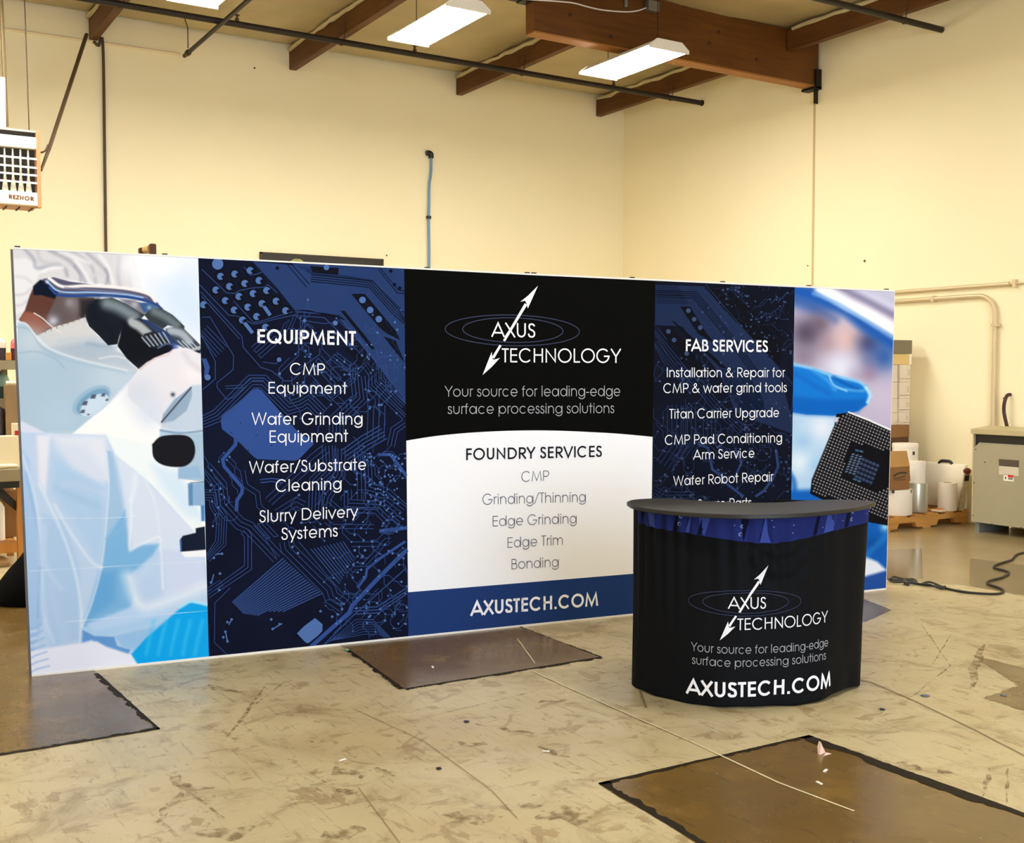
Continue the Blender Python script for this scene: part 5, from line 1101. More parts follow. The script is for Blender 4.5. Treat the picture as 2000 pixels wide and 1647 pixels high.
# ------------------------------------------------------------------ hanging heater
H0, H1 = 0.92, 1.635; Z0h, Z1h = on_y((77, 406), YH)[2], on_y((68, 256), YH)[2]; dep = on_z((52, 413), Z0h)[1]-YH
heater = thing('unit_heater', 'white gas unit heater with louvred grille hung at the upper left', 'heater', ((H0+H1)/2, YH+.2, Z0h))
M_HW = mat('heater_white', (246, 238, 214), 0.45); M_HT = mat('heater_tan', (196, 140, 92), 0.5); M_HD = mat('heater_dark', (26, 18, 14), 0.6)
hz = lambda y: on_y((60, y), YH)[2]
mb = MB(); mb.box((H0, YH+.05, Z0h+.005), (H1, YH+dep, Z1h-.005)); part('casing', mb, M_HT, heater)
mb = MB(); mb.box((H0, YH-.0, hz(258)), (H1-.003, YH+.06, Z1h)); mb.box((H0, YH-.012, hz(291)), (H1+.002, YH+.05, hz(268)), .006); part('front_panel', mb, M_HW, heater)
mb = MB(); mb.box((H0, YH+.03, hz(271)), (H1-.01, YH+.055, hz(255))); mb.box((H0, YH+.045, hz(378)), (H1-.01, YH+.055, hz(290))); part('dark_interior', mb, M_HD, heater)
mb = MB(); mb.box((H0, YH-.012, hz(402)), (H1+.005, YH+.05, hz(376)), .008); part('name_panel', mb, M_HW, heater)
xg = [on_y((x, 320), YH)[0] for x in (-8, 10, 26, 41, 56)]
for k, y in enumerate((310, 327, 342, 357)):
    z = hz(y); mb = MB(); mb.prism([(H0, YH, z), (H1, YH, z), (H1, YH-.018, z-.012), (H0, YH-.018, z-.012)], (0, 0, .008)); part('louvre', mb, M_HW, heater)
for x in xg:
    mb = MB(); mb.prism([(x-.006, YH+.02, hz(293)), (x+.006, YH+.02, hz(293)), (x+.008, YH+.02, hz(345)), (x+.026, YH+.02, hz(376)), (x-.026, YH+.02, hz(376)), (x-.008, YH+.02, hz(345))], (0, .02, 0)); part('burner_fin', mb, M_HW, heater)
mb = MB(); mb.box((H1-.002, YH-.012, Z0h), (H1+.032, YH+.06, Z1h+.004), .003); part('side_frame', mb, M_HT, heater)
for x in np.arange(H0+.05, H1, .105):
    mb = MB(); mb.box((x, YH+.06, Z0h-.006), (x+.008, YH+dep-.01, Z0h+.006)); part('bottom_slat', mb, M_HD, heater)
mb = MB(); mb.keep = True; a, b = on_y((17, 388), YH-.014), on_y((66, 393), YH-.014); hgt = on_y((17, 379.5), YH-.014)[2]-a[2]
lettering(mb, 'REZNOR', 175, lambda u, v: (a[0]+(b[0]-a[0])*u, YH-.0135, a[2]+(b[2]-a[2])*u+hgt*v), track=15); part('name_lettering', mb, mat('heater_lettering', (120, 62, 24), 0.6), heater)
xf0 = on_y((8, 200), YH+.2)[0]; mb = MB(); mb.box((xf0-.30, YH+.1, Z1h-.02), (xf0, YH+.3, on_y((4, 150), YH+.1)[2]), .01); part('flue_duct', mb, M_HW, heater)
mb = MB(); mb.tube([on_y((13, 247), YH+.34), on_y((2, 0), YH+.34), on_y((1, -30), YH+.34)], .017, 10); part('flue_pipe', mb, mat('flue_steel', (112, 94, 56), 0.45, .3), heater, smooth=True)
mb = MB(); x0 = on_y((57, 247), YH+.25)[0]; mb.tube([(x0, YH+.25, Z1h-.01), (x0-.03, YH+.25, 5.79)], .006, 6); part('hanging_rod', mb, M_RUST, heater)

# ------------------------------------------------------------------ fluorescent fixtures
M_LENS = mat('glowing_lens', (255, 246, 224), 0.4, emit=(1.0, 0.97, 0.89), estr=LAMP)
def fixture(x0, y0, label, w=.50, L=1.27, z=4.98):
    t = thing('ceiling_light', label, 'light', (x0+w/2, y0+L/2, z), 'fluorescent lights hung below the ceiling'); x1, y1 = x0+w, y0+L; M = M_HW
    mb = MB(); mb.prism([(x0, y0+.03, z+.012), (x1, y0+.03, z+.012), (x1-.10, y0+.03, z+.085), (x0+.10, y0+.03, z+.085)], (0, L-.06, 0)); part('housing', mb, mat('fixture_white', (242, 236, 226), 0.4), t)
    mb = MB(); mb.box((x0+.02, y0+.025, z-.012), (x1-.02, y1-.025, z+.013), .01); part('lens', mb, M_LENS, t)
    for y in (y0, y1-.022):
        mb = MB(); mb.prism([(x0-.005, y, z-.012), (x1+.005, y, z-.012), (x1+.005, y, z+.02), (x1-.095, y, z+.092), (x0+.095, y, z+.092), (x0-.005, y, z+.02)], (0, .022, 0)); part('end_plate', mb, MATS['fixture_white'], t)
    for y in (y0+.2, y1-.2):
        mb = MB(); mb.tube([(x0+w/2, y, z+.085), (x0+w/2, y, 5.77)], .004, 5); part('hanging_wire', mb, M_STEEL, t)
    return t
fixture(4.93, 9.03, 'bright fluorescent light hanging left of the big beam\'s free end', .46, 1.27, 5.0)
fixture(7.32, 9.05, 'bright fluorescent light below the big beam, nearer the room corner', .52, 1.27, 5.0)
fixture(2.72, 9.0, 'fluorescent light cut off by the top edge of the view, leftmost', .46, 1.27, 5.0)
for x, y in ((.4, 9.0), (-1.9, 9.0), (-4.2, 9.0), (-.9, 3.0), (3.6, 2.2), (7.9, 3.2), (2.0, -2.6)):
    fixture(x, y, 'fluorescent light hung farther back, outside the view', .46, 1.27, 5.0)
# ------------------------------------------------------------------ things behind the backdrop, left side
M_CART = mat('cardboard', (186, 142, 82), 0.75, var=.12, scale=5); M_CARTD = mat('cardboard_dark', (140, 98, 54), 0.75, var=.12, scale=5); M_WBOX = mat('white_carton', (226, 214, 194), 0.7, var=.05, scale=6); M_CREAM = mat('cream_box', (246, 234, 200), 0.6); M_RED = mat('red_label', (196, 34, 30), 0.6)
M_GREYB = mat('grey_worktop', (150, 138, 110), 0.5, var=.1, scale=8); M_PINE = wood_mat('pine_post', (168, 108, 46), (196, 134, 66), (14, 14, 1)); M_INKP = mat('bright_white_plastic', (244, 240, 230), 0.45)
def px_box(x0, y0, x1, y1, Y, depth):
    a, b = on_y((x0, y1), Y), on_y((x1, y0), Y); return (a[0], Y, a[2]), (b[0], Y+depth, b[2])
YT = 10.0
zt = on_y((20, 916), YT)[2]; zl = on_y((20, 941), YT)[2]; xr = on_y((43, 930), YT)[0]
bench = thing('workbench', 'grey topped workbench on pine posts behind the left end of the backdrop', 'workbench', (.7, YT+.4, 0))
mb = MB(); mb.box((-1.2, YT, zl), (xr, YT+.75, zt), .008); part('bench_top', mb, M_GREYB, bench)
mb = MB(); mb.box((-1.2, YT+.02, on_y((20, 954), YT)[2]), (xr-.02, YT+.06, zl)); part('dark_apron', mb, M_BLACKPL, bench)
xp0, xp1 = on_y((36, 1040), YT)[0], on_y((48, 1040), YT)[0]
for x, y in ((xp0, YT+.03), (-1.1, YT+.03), (xp0, YT+.64), (-1.1, YT+.64)):
    mb = MB(); mb.box((x, y, 0), (x+(xp1-xp0), y+.09, zl)); part('leg', mb, M_PINE, bench)
mb = MB(); mb.prism([(xp0-.28, YT+.10, zl), (xp0-.16, YT+.10, zl), (xp0, YT+.10, zl-.18), (xp0, YT+.10, zl-.26)], (0, .03, 0)); part('corner_brace', mb, M_BLACKPL, bench)
zs0, zs1 = on_y((15, 1082), YT)[2], on_y((15, 1062), YT)[2]
mb = MB(); mb.box((-1.1, YT+.04, zs0), (xp0, YT+.70, zs1)); part('lower_shelf', mb, M_PINE, bench)
a, b = px_box(6, 958, 33, 1044, YT+.35, .28); a = (a[0], a[1], zs1+.003); mb = MB(); mb.box(a, b, .004); tag(part('cardboard_box', mb, M_CARTD, loc=a), 'brown cardboard box on the lower shelf of the workbench', 'box')
a, b = px_box(-14, 985, 4, 1040, YT+.15, .2); a = (a[0], a[1], zs1+.003); mb = MB(); mb.lathe(((a[0]+b[0])/2, YT+.25, a[2]), [(.07, 0), (.07, b[2]-a[2]-.04), (.05, b[2]-a[2]), (.03, b[2]-a[2]+.02)], 16); tag(part('white_jug', mb, M_INKP, smooth=True, loc=a), 'white plastic jug cut off by the view edge, on the lower shelf', 'jug')
# rack standing on the bench
rk = thing('bench_rack', 'tan two-tier shelf rack on the workbench', 'rack', (.5, YT+.45, zt))
sh1, sh2 = on_y((15, 704), YT+.35)[2], on_y((15, 779), YT+.35)[2]; th = .08
for nm, z in (('upper_shelf', sh1), ('middle_shelf', sh2)):
    mb = MB(); mb.box((-1.0, YT+.35, z-th), (on_y((36 if nm[0] == 'u' else 16, 700), YT+.35)[0], YT+.70, z)); part(nm, mb, M_GREYB, rk)
for x in (-.98, xr-.06):
    mb = MB(); mb.box((x, YT+.66, zt), (x+.05, YT+.71, sh1-th)); part('upright', mb, M_GREYB, rk)
mb = MB(); mb.box((-1.0, YT+.705, zt+.01), (xr-.02, YT+.715, sh1-th-.01)); part('back_panel', mb, mat('rack_back', (120, 96, 64), 0.7), rk)
M_GLASS = mat('clear_plastic', (232, 206, 188), 0.2, spec=.6); M_PINK = mat('pink_plastic', (236, 110, 116), 0.3); M_DKLIQ = mat('dark_ink', (48, 36, 46), 0.25, spec=.6); M_MAG = mat('maroon_ink', (84, 30, 46), 0.25, spec=.6); M_TEAL = mat('teal_plastic', (124, 160, 152), 0.4); M_TEALD = mat('dark_teal', (52, 74, 76), 0.4)
def bottle(cx, r, ztop, zliq, zsh, Y, label, top, liq, name='ink_bottle', grp=None):
    p = on_y((cx, 690), Y); R = r*np.linalg.norm(p-EYE)/F_PX; zT = on_y((cx, ztop), Y)[2]-zsh; zL = on_y((cx, zliq), Y)[2]-zsh
    t = thing(name, label, 'bottle', (p[0], Y, zsh), grp)
    mb = MB(); mb.lathe((p[0], Y, zsh+.001), [(R*.92, 0), (R, .01), (R, zL)], 20); part('liquid', mb, liq, t, smooth=True)
    mb = MB(); mb.lathe((p[0], Y, zsh+.001), [(R, zL), (R, zL+(zT-zL)*.45), (R*.86, zL+(zT-zL)*.72), (R*.5, zT-.012), (R*.3, zT)], 20); part('bottle_top', mb, top, t, smooth=True); return t
bottle(1, 9, 660, 680, sh1, YT+.48, 'clear bottle of black ink at the view edge on the top shelf', M_GLASS, M_DKLIQ, grp='ink bottles on the top shelf')
bottle(32, 9.5, 660, 681, sh1, YT+.48, 'pink topped bottle of maroon ink beside the backdrop edge', M_PINK, M_MAG, grp='ink bottles on the top shelf')
a, b = px_box(11, 689, 22.5, 704, YT+.45, .12); mb = MB(); mb.box((a[0], a[1], sh1+.001), b, .003); tag(part('small_carton', mb, mat('orange_carton', (206, 140, 56), 0.7), loc=a), 'small orange carton between the two ink bottles', 'box')
bottle(-1, 15, 728, 755, sh2, YT+.5, 'large teal bottle on the middle shelf', M_TEAL, M_TEALD, 'teal_bottle')
bottle(-3, 8, 795, 806, zt, YT+.29, 'dark bottle with grey label on the bench top', M_DKLIQ, M_DKLIQ, 'dark_bottle')
zz = on_y((0, 898), YT)[2]
a, b = px_box(14, 752, 38, 905, YT+.215, .13); mb = MB(); mb.box((a[0], a[1], zt+.001), (b[0], b[1], b[2]), .004); t = part('tall_carton', mb, mat('brown_grey_carton', (150, 122, 88), 0.75, var=.25, scale=9), loc=a); tag(t, 'tall brown carton with a cream roll on top, beside the backdrop edge', 'box')
mb = MB(); p0, p1 = on_y((12, 753), YT+.26), on_y((39, 753), YT+.26); mb.tube([p0+np.array([0, 0, .02]), p1+np.array([0, 0, .02])], .018, 12); tag(part('paper_roll', mb, M_CREAM, smooth=True, loc=p0), 'small cream paper roll lying on the tall brown carton', 'roll')
a, b = px_box(-30, 851, 41, 899, YT+.07, .13); mb = MB(); mb.box((a[0], a[1], zt+.001), b, .005); t = part('cream_box', mb, M_CREAM, loc=a); tag(t, 'long cream box lying on the workbench', 'box')
zz = b[2]
a, b = px_box(25, 827, 42, 851, YT+.08, .08); mb = MB(); mb.box((a[0], a[1], zz+.001), b, .004); t = part('white_carton', mb, M_CREAM, loc=a); tag(t, 'small white carton with a red square on the cream box', 'box')
a, b = px_box(29, 841, 41, 851, YT+.078, .004); mb = MB(); mb.box((a[0], a[1], zz+.004), (b[0], b[1], b[2])); o = part('red_square', mb, M_RED, t)
mb = MB(); r = random.Random(2); pts = [on_y((x, 912), YT+.02) for x in (-30, -14, 0, 10, 20, 30, 35)]; mb.tube([(p[0], YT+.035+r.uniform(-.006, .006), zt+.022) for p in pts], [.022, .02, .021, .019, .02, .016, .008], 10); tag(part('rag', mb, M_CREAM, smooth=True, loc=pts[0]), 'rolled white rag along the front edge of the workbench', 'cloth')
p = on_y((30, 735), YT+.5); mb = MB(); mb.lathe((p[0], YT+.5, sh2+.001), [(.022, 0), (.02, .06), (.013, .09), (.02, .13), (.022, .17), (.012, .19)], 12); 
# black bag on the floor
p = on_z((32, 1185)); p = np.array([1.13, 8.45, 0])
mb = MB(); n = 20
rings = [(0.0, .92), (.05, 1.0), (.14, .95), (.24, .72), (.33, .48), (.42, .30), (.48, .16), (.50, .04)]
for k, (z, f) in enumerate(rings):
    for i in range(n):
        a = 2*PI*i/n; w = 1+.06*math.sin(3*a+k)+.04*math.sin(7*a+2*k); mb.v.append((p[0]+.10+.28*f*w*math.cos(a)+.10*z/.5, p[1]+.22*f*w*math.sin(a), z))
mb.f = [(k*n+i, k*n+(i+1) % n, (k+1)*n+(i+1) % n, (k+1)*n+i) for k in range(len(rings)-1) for i in range(n)]+[tuple(range(n))[::-1], tuple((len(rings)-1)*n+i for i in range(n))]; mb.mi = [0]*len(mb.f)
tag(part('cloth_bag', mb, mat('black_bag_cloth', (9, 9, 10), 0.9, spec=.1), smooth='all', loc=p), 'slumped black cloth bag on the floor at the left end of the backdrop', 'bag')
p = on_z((4, 1104)); mb = MB(); mb.lathe((p[0]-.02, p[1], 0), [(.05, 0), (.06, .02), (.05, .05), (.02, .075)], 14, 1.5, .8); tag(part('pale_bundle', mb, mat('pale_tan', (214, 180, 132), 0.8), smooth=True, loc=p), 'pale tan bundle on the floor under the workbench', 'bundle')
# wooden stand showing over the top of the microscope photo
YS = 8.6
st = thing('roll_stand', 'brown wooden stand with a tan roller showing above the backdrop', 'stand', tuple(on_y((288, 500), YS)[:2])+(0,))
M_DKW = wood_mat('dark_brown_wood', (76, 48, 30), (98, 66, 42), (14, 14, 1))
for x0, x1, y, dy in ((272.5, 284.5, 483, .32), (293, 306, 475, 0)):
    a, b = on_y((x0, y), YS+dy), on_y((x1, y), YS+dy); mb = MB(); mb.box((a[0], YS+dy, 0), (b[0], YS+dy+.06, a[2]), .012); part('post', mb, M_DKW, st)
a, b = on_y((283, 489), YS+.36), on_y((296, 485), YS+.04); mb = MB(); mb.tube([a, b], .030, 14); part('roller', mb, mat('tan_roller', (190, 152, 92), 0.5), st, smooth=True)
mb = MB(); a, b = on_y((272, 600), YS+.32), on_y((306, 600), YS); mb.box((a[0]-.25, YS-.05, 0), (b[0]+.25, YS+.45, .06)); part('base', mb, M_DKW, st)
# poster on the back wall
a, b = on_y((508, 492), YB-.03), on_y((749, 505), YB-.03)
ps = thing('wall_poster', 'black framed poster on the back wall peeking over the backdrop', 'poster', (a[0], YB, a[2]-1.2))
mb = MB(); mb.box((a[0], YB-.03, a[2]-1.25), (b[0], YB-.001, a[2])); part('black_board', mb, mat('poster_black', (36, 30, 22), 0.5), ps)
for u in ((a[0], a[0]+.025, a[2]-1.25, a[2]), (b[0]-.025, b[0], a[2]-1.25, a[2]), (a[0], b[0], a[2]-.02, a[2])):
    mb = MB(); mb.box((u[0], YB-.036, u[2]), (u[1], YB-.028, u[3])); part('frame_edge', mb, mat('poster_frame', (56, 36, 16), 0.5), ps)
c = on_y((580, 517), YB-.031); mb = MB(); r = random.Random(9); mb.prism([(c[0]+.125*math.cos(t)*r.uniform(.86, 1.12), YB-.0335, c[2]-.02+.10*math.sin(t)*r.uniform(.86, 1.1)) for t in np.linspace(0, 2*PI, 22)[:-1]], (0, .003, 0)); part('printed_motif', mb, mat('yellow_green_print', (150, 152, 84), 0.6, var=.4, scale=16), ps)

# ------------------------------------------------------------------ right side: pallet and stock
M_PAL = wood_mat('pallet_wood', (176, 120, 54), (204, 150, 80), (1, 14, 14), .7)
PX0, PX1, PY0, PY1, PZ = 9.12, 10.50, 7.50, 8.12, .145
pal = thing('pallet', 'light wooden pallet on the floor by the right wall', 'pallet', ((PX0+PX1)/2, (PY0+PY1)/2, 0))
for y in (PY0, (PY0+PY1)/2-.025, PY1-.05):
    mb = MB(); n = 0
    pts = [(PX0, 0), (PX0+.22, 0), (PX0+.25, .055), (PX0+.50, .055), (PX0+.53, 0), (PX1-.53, 0), (PX1-.50, .055), (PX1-.25, .055), (PX1-.22, 0), (PX1, 0), (PX1, .11), (PX0, .11)]
    mb.prism([(x, y, z+.018) for x, z in pts], (0, .05, 0)); part('stringer', mb, M_PAL, pal)
for k in range(6):
    x = PX0+k*(PX1-PX0-.12)/5; mb = MB(); mb.box((x, PY0, .128), (x+.12, PY1, PZ)); part('deck_board', mb, M_PAL, pal)
for x in (PX0, (PX0+PX1)/2-.06, PX1-.12):
    mb = MB(); mb.box((x, PY0, 0), (x+.12, PY1, .018)); part('bottom_board', mb, M_PAL, pal)
def cyl_px(x0, x1, ytop, Y, zb, m, name, label, cat, lid=None, cap=None):
    a, b = on_y((x0, 960), Y), on_y((x1, 960), Y); c = (a+b)/2; r = np.linalg.norm(b-a)/2*math.cos(.55); z = on_y(((x0+x1)/2, ytop), Y)[2]-zb
    t = thing(name, label, cat, (c[0], Y, zb))
    prof = [(r*.97, 0), (r, .01), (r, z-.01), (r*.98, z)]
    mb = MB(); mb.lathe((c[0], Y, zb+.001), prof, 32); part('body', mb, m, t, smooth=True)
    return t, c, r, zb+z
M_WDRUM = mat('white_drum', (236, 226, 210), 0.55); M_SILV = mat('silver_wrap', (196, 194, 176), 0.28, .55, spec=.6)
drum, c, r, ztop = cyl_px(1722, 1773, 955, 7.68, PZ, M_WDRUM, 'white_drum', 'big white cylinder with two dark square marks on the pallet front', 'drum')
for ang in (-2.55, -1.32):
    mb = MB(); P = []
    for da in (-.07, .07): 
        for dz in (0, .035): P.append((c[0]+(r+.002)*math.cos(ang+da), 7.68+(r+.002)*math.sin(ang+da), PZ+.235+dz))
    mb.add([P[0], P[2], P[3], P[1]], [(0, 1, 2, 3)]); part('dark_mark', mb, mat('mark_brown', (84, 62, 50), 0.7), drum)
# carton with a printed swoosh, standing on the drum
p = on_y((1738, 952), 7.56); q = on_y((1778, 881), 7.56); zb = ztop+.004
box = thing('carton', 'open tan carton with a dark swoosh print standing on the white cylinder', 'box', (p[0], 7.6, zb)); zm = on_y((1758, 912), 7.56)[2]
mb = MB(); mb.box((p[0]-.06, 7.56, zb), (q[0]-.005, 7.86, zm), .003); part('box_body', mb, M_CARTD, box)
mb = MB(); mb.prism([(p[0]-.06, 7.56, zm), (q[0]-.005, 7.56, zm), (q[0]-.005, 7.60, q[2]), (p[0]-.06, 7.60, q[2]+.006)], (0, .006, 0)); part('flap', mb, M_CART, box)
mb = MB(); mb.prism([(q[0]-.005, 7.57, zm), (q[0]-.005, 7.85, zm), (q[0]+.03, 7.83, zm-.16), (q[0]+.03, 7.58, zm-.16)], (.006, 0, 0)); part('side_flap', mb, M_CART, box)
M_SW = mat('dark_green_print', (58, 58, 44), 0.7); YQ = 7.5585
mb = MB(); mb.keep = True
f3 = lambda a: tuple(on_y(a, YQ)[:1])+(YQ,)+tuple(on_y(a, YQ)[2:])
for pts, w in (([(1745, 931), (1752, 926), (1762, 923.5), (1771, 924.5)], 3.4), ([(1746, 934.5), (1755, 933.8), (1764, 931.5), (1768, 929.5)], 1.8), ([(1746, 937.5), (1756, 937.8), (1768, 937)], 1.3)): ribbon(mb, [s_[:2] for s_ in smooth_path([(x, y, 0) for x, y in pts], 6)], w, f=f3)
part('swoosh_print', mb, M_SW, box)
_, _, _, zs_ = cyl_px(1772, 1806, 943, 7.70, PZ, M_SILV, 'wrapped_roll', 'silver wrapped roll standing on the pallet beside the white cylinder', 'roll')
t, c, r, z2 = cyl_px(1774, 1802, 901, 7.71, zs_+.001, M_WDRUM, 'paper_roll', 'white paper roll standing on top of the silver roll', 'roll')
t, c, r, z3 = cyl_px(1748, 1785, 866, 7.96, PZ, M_WDRUM, 'white_canister', 'white canister rising behind the swoosh carton', 'canister')
mb = MB(); mb.lathe((c[0], 7.96, z3-.05), [(r*1.02, 0), (r*1.03, .04), (r*1.0, .05)], 32); part('lid', mb, M_WDRUM, t, smooth=True)
mb = MB(); mb.obox((c[0]-.03, 7.96-r-.002, z3-.10), (.014, 0, 0), (0, .003, 0), (0, 0, .018)); part('small_mark', mb, M_SW, t)
t, c, r, z4 = cyl_px(1837, 1864, 943, 7.59, PZ, mat('paper_white', (238, 226, 206), 0.6), 'paper_roll', 'short white paper roll standing alone near the pallet\'s right end', 'roll')
mb = MB(); mb.lathe((c[0], 7.59, z4), [(r*.45, 0), (r*.45, .002)], 20); part('roll_core', mb, M_CARTD, t)
# white flat case with black handle
a, b = on_x((1800, 1000), 10.41), on_x((1884, 908), 10.41)
t = thing('plastic_case', 'large flat white case with a black handle leaning at the back of the pallet', 'case', (10.45, (a[1]+b[1])/2, PZ))
y1_ = min(a[1], PY1+.02)
mb = MB(); mb.box((10.425, b[1], PZ+.002), (10.49, y1_, b[2]), .03); part('case_body', mb, mat('case_white', (246, 238, 216), 0.5), t, smooth=True)
h0, h1 = on_x((1831, 910), 10.42), on_x((1857, 912), 10.42); hz_ = b[2]; ym = (h0[1]+h1[1])/2
mb = MB(); mb.tube(smooth_path([(10.445, h0[1], hz_-.01), (10.445, h0[1]-.03, hz_+.018), (10.445, ym, hz_+.022), (10.445, h1[1]+.03, hz_+.018), (10.445, h1[1], hz_-.01)]), .017, 8); part('handle', mb, M_BLACKPL, t, smooth=True)
# papers on the pallet
mb = MB(); a = on_z((1818, 1002), PZ+.01); mb.obox((a[0]+.235, 7.565, PZ+.014), (.055, .015, 0), (-.01, .06, 0), (0, 0, .010)); t = part('paper_stack', mb, mat('crumpled_paper', (240, 222, 186), 0.7), loc=(a[0], 7.66, PZ)); tag(t, 'crumpled white and orange papers on the pallet', 'paper')
mb = MB(); mb.obox((a[0]+.235, 7.565, PZ+.027), (.05, .01, .003), (-.01, .04, 0), (0, 0, .0025)); part('orange_sheet', mb, mat('orange_print', (228, 150, 96), 0.7), t)
# spirit level leaning against the wall
p0, p1 = on_x((1876, 1000), 10.36), on_x((1889, 921), 10.38)
t = thing('level_bar', 'scuffed narrow metal bar with a red knob leaning against the right wall', 'bar', (p0[0], p0[1], PZ)); d = p1-p0; p0 = p0-d*((p0[2]-PZ-.002)/d[2])
mb = MB(); u = (p1-p0)/2; w = np.array([.026, -.012, 0]); v = np.cross(u, w); v = v/np.linalg.norm(v)*.012; mb.obox((p0+p1)/2, u, w, v); part('bar', mb, mat('scuffed_metal', (196, 184, 156), 0.45, .4, var=.5, scale=18), t)
mb = MB(); mb.lathe(tuple(p1+np.array([0, 0, -.03])), [(.02, 0), (.038, .02), (.04, .045), (.02, .065)], 14); part('knob', mb, mat('dark_red_knob', (104, 34, 24), 0.5), t, smooth=True)
mb = MB(); mb.obox(p1-d*.16, d*.07, w*.9, v*1.15); part('black_grip', mb, M_BLACKPL, t)
# coiled hose by the transformer
c = on_x((1892, 1010), 10.40); mb = MB(); mb.tube([(10.42, 7.22+.0*k+.088*math.cos(2*PI*k/20), .096+.088*math.sin(2*PI*k/20)) for k in range(21)], .016, 8)
tag(part('coiled_hose', mb, mat('pale_hose', (196, 186, 160), 0.5), smooth=True, loc=(10.42, 7.22, 0)), 'pale round coil on edge between pallet and transformer', 'hose')
# boxes stacked behind the backdrop's right end
xb0 = 9.55
def xbox(x0, x1, z0, z1, y0, y1): m_ = MB(); m_.box((x0, y0, z0), (x1, y1, z1), .004); return m_
YK = 8.17
zz = lambda y, X=None: on_y((1766, y), YK)[2]
xs = lambda px, y=780: on_y((px, y), YK)[0]
base = thing('large_carton', 'large brown open carton at the bottom of the stack behind the backdrop', 'box', (xs(1760), YK, 0))
part('box_body', xbox(xs(1725), xs(1775, 850), 0, zz(854), YK, YK+.40), mat('carton_dark_brown', (92, 58, 32), 0.8), base)  # lower body in a darker brown than the band above it
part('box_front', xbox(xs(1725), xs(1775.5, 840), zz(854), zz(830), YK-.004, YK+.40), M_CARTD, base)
mb = MB(); mb.prism([(xs(1740), YK-.01, zz(829)), (xs(1768), YK-.01, zz(828)), (xs(1757), YK-.03, zz(822))], (0, .004, 0)); part('white_flap', mb, M_WBOX, base)
zp = zz(830); k_ = 0
rows = [(829, 806, 1776.2), (805.5, 778.5, 1776.8), (778, 746.5, 1777.6), (746, 712.5, 1778.6)]
nm = ['bottom', 'second from the bottom', 'third from the bottom', 'top']
for (yb_, yt, xe), n_ in zip(rows, nm):
    for sd, x0, x1 in (('left', 1731, 1756.4), ('right', 1757, xe)):
        zb_, ztp = zp+.001, zz(yt); o = part('white_carton', xbox(xs(x0), xs(x1, yt), zb_, ztp, YK+(.02 if sd == 'left' else 0), YK+.42), M_WBOX, loc=(xs(x0), YK, zb_))
        tag(o, f'white carton, {n_} of the {"half hidden left column" if sd == "left" else "right column"} in the stack', 'box', 'white cartons stacked behind the backdrop')
        if sd == 'right':
            m_ = MB(); zl_ = zb_+(ztp-zb_)*.18; m_.box((xs(x0)+.001, YK-.003, zl_), (xs(x1, yt)-.001, YK+.001, zl_+.004)); part('lid_line', m_, M_CARTD, o)
            m_ = MB()
            for q_ in range(4): m_.box((xs(x1-6), YK-.003, zb_+(ztp-zb_)*(.40+.1*q_)), (xs(x1-2.0-(q_ % 2)), YK+.001, zb_+(ztp-zb_)*(.43+.1*q_)))
            part('printed_label', m_, mat('faint_print', (176, 160, 138), 0.8), o)
    zp = ztp
o = part('tape_roll', xbox(xs(1735), xs(1779), zp+.001, zz(691.5), YK+.01, YK+.3), mat('amber_box', (222, 194, 128), 0.4), loc=(xs(1735), YK, zp)); tag(o, 'translucent amber box on top of the white cartons', 'box')
m_ = MB(); m_.box((xs(1776), YK+.005, zp+.003), (xs(1780), YK+.012, zz(692.5))); part('white_edge', m_, M_INKP, o)
o = part('grey_bin', xbox(xs(1733), xs(1780), zz(691), zz(664.5), YK, YK+.34), mat('grey_plastic_bin', (122, 112, 92), 0.5), loc=(xs(1733), YK, zz(691))); tag(o, 'grey bin topmost of the stack behind the backdrop', 'bin')

# transformer cabinet
TX, TY1, TY0 = 9.95, 7.07, 5.80; TZ0, TZ1 = .105, 1.02; TD = 10.50
M_TR = mat('transformer_grey', (164, 156, 128), 0.45, var=.06, scale=4); M_TRL = mat('transformer_lid', (186, 172, 132), 0.45)
tr = thing('transformer', 'grey floor standing transformer cabinet at the right wall', 'cabinet', ((TX+TD)/2, (TY0+TY1)/2, 0))
mb = MB(); mb.box((TX+.03, TY0, TZ0), (TD, TY1, TZ1-.01)); part('cabinet_body', mb, M_TR, tr)
mb = MB(); zf = TZ1-.115; mb.prism([(TX, TY0, TZ0), (TX, TY1-.012, TZ0), (TX, TY1-.012, zf-.04), (TX, TY1-.06, zf), (TX, TY0, zf)], (.028, 0, 0)); mb.prism([(TX, TY1-.06, zf), (TX, TY0, zf), (TX+.06, TY0, zf+.03), (TX+.06, TY1-.05, zf+.03)], (.01, 0, 0)); part('front_cover', mb, M_TR, tr)
mb = MB(); mb.box((TX+.028, TY0, zf-.02), (TX+.034, TY1-.012, TZ1-.02)); part('vent_gap', mb, M_BLACKPL, tr)
for y0, y1 in ((TY1-.014, TY1),):
    mb = MB(); mb.box((TX-.002, y0, TZ0), (TX+.035, y1, TZ1)); part('corner_post', mb, M_TRL, tr)
mb = MB(); mb.prism([(TX-.02, TY1+.012, TZ1-.012), (TX-.02, TY1+.012, TZ1+.036), ((TX+TD)/2, TY1+.012, TZ1+.062), (TD+.01, TY1+.012, TZ1+.036), (TD+.01, TY1+.012, TZ1-.012)], (0, TY0-TY1-.03, 0)); part('lid', mb, M_TRL, tr)
for y in (TY1-.07, TY0+.15, (TY0+TY1)/2-.02):
    mb = MB(); mb.box((TX+.03, y, 0), (TD-.02, y+.045, TZ0)); part('foot', mb, mat('foot_steel', (122, 124, 114), 0.5), tr)
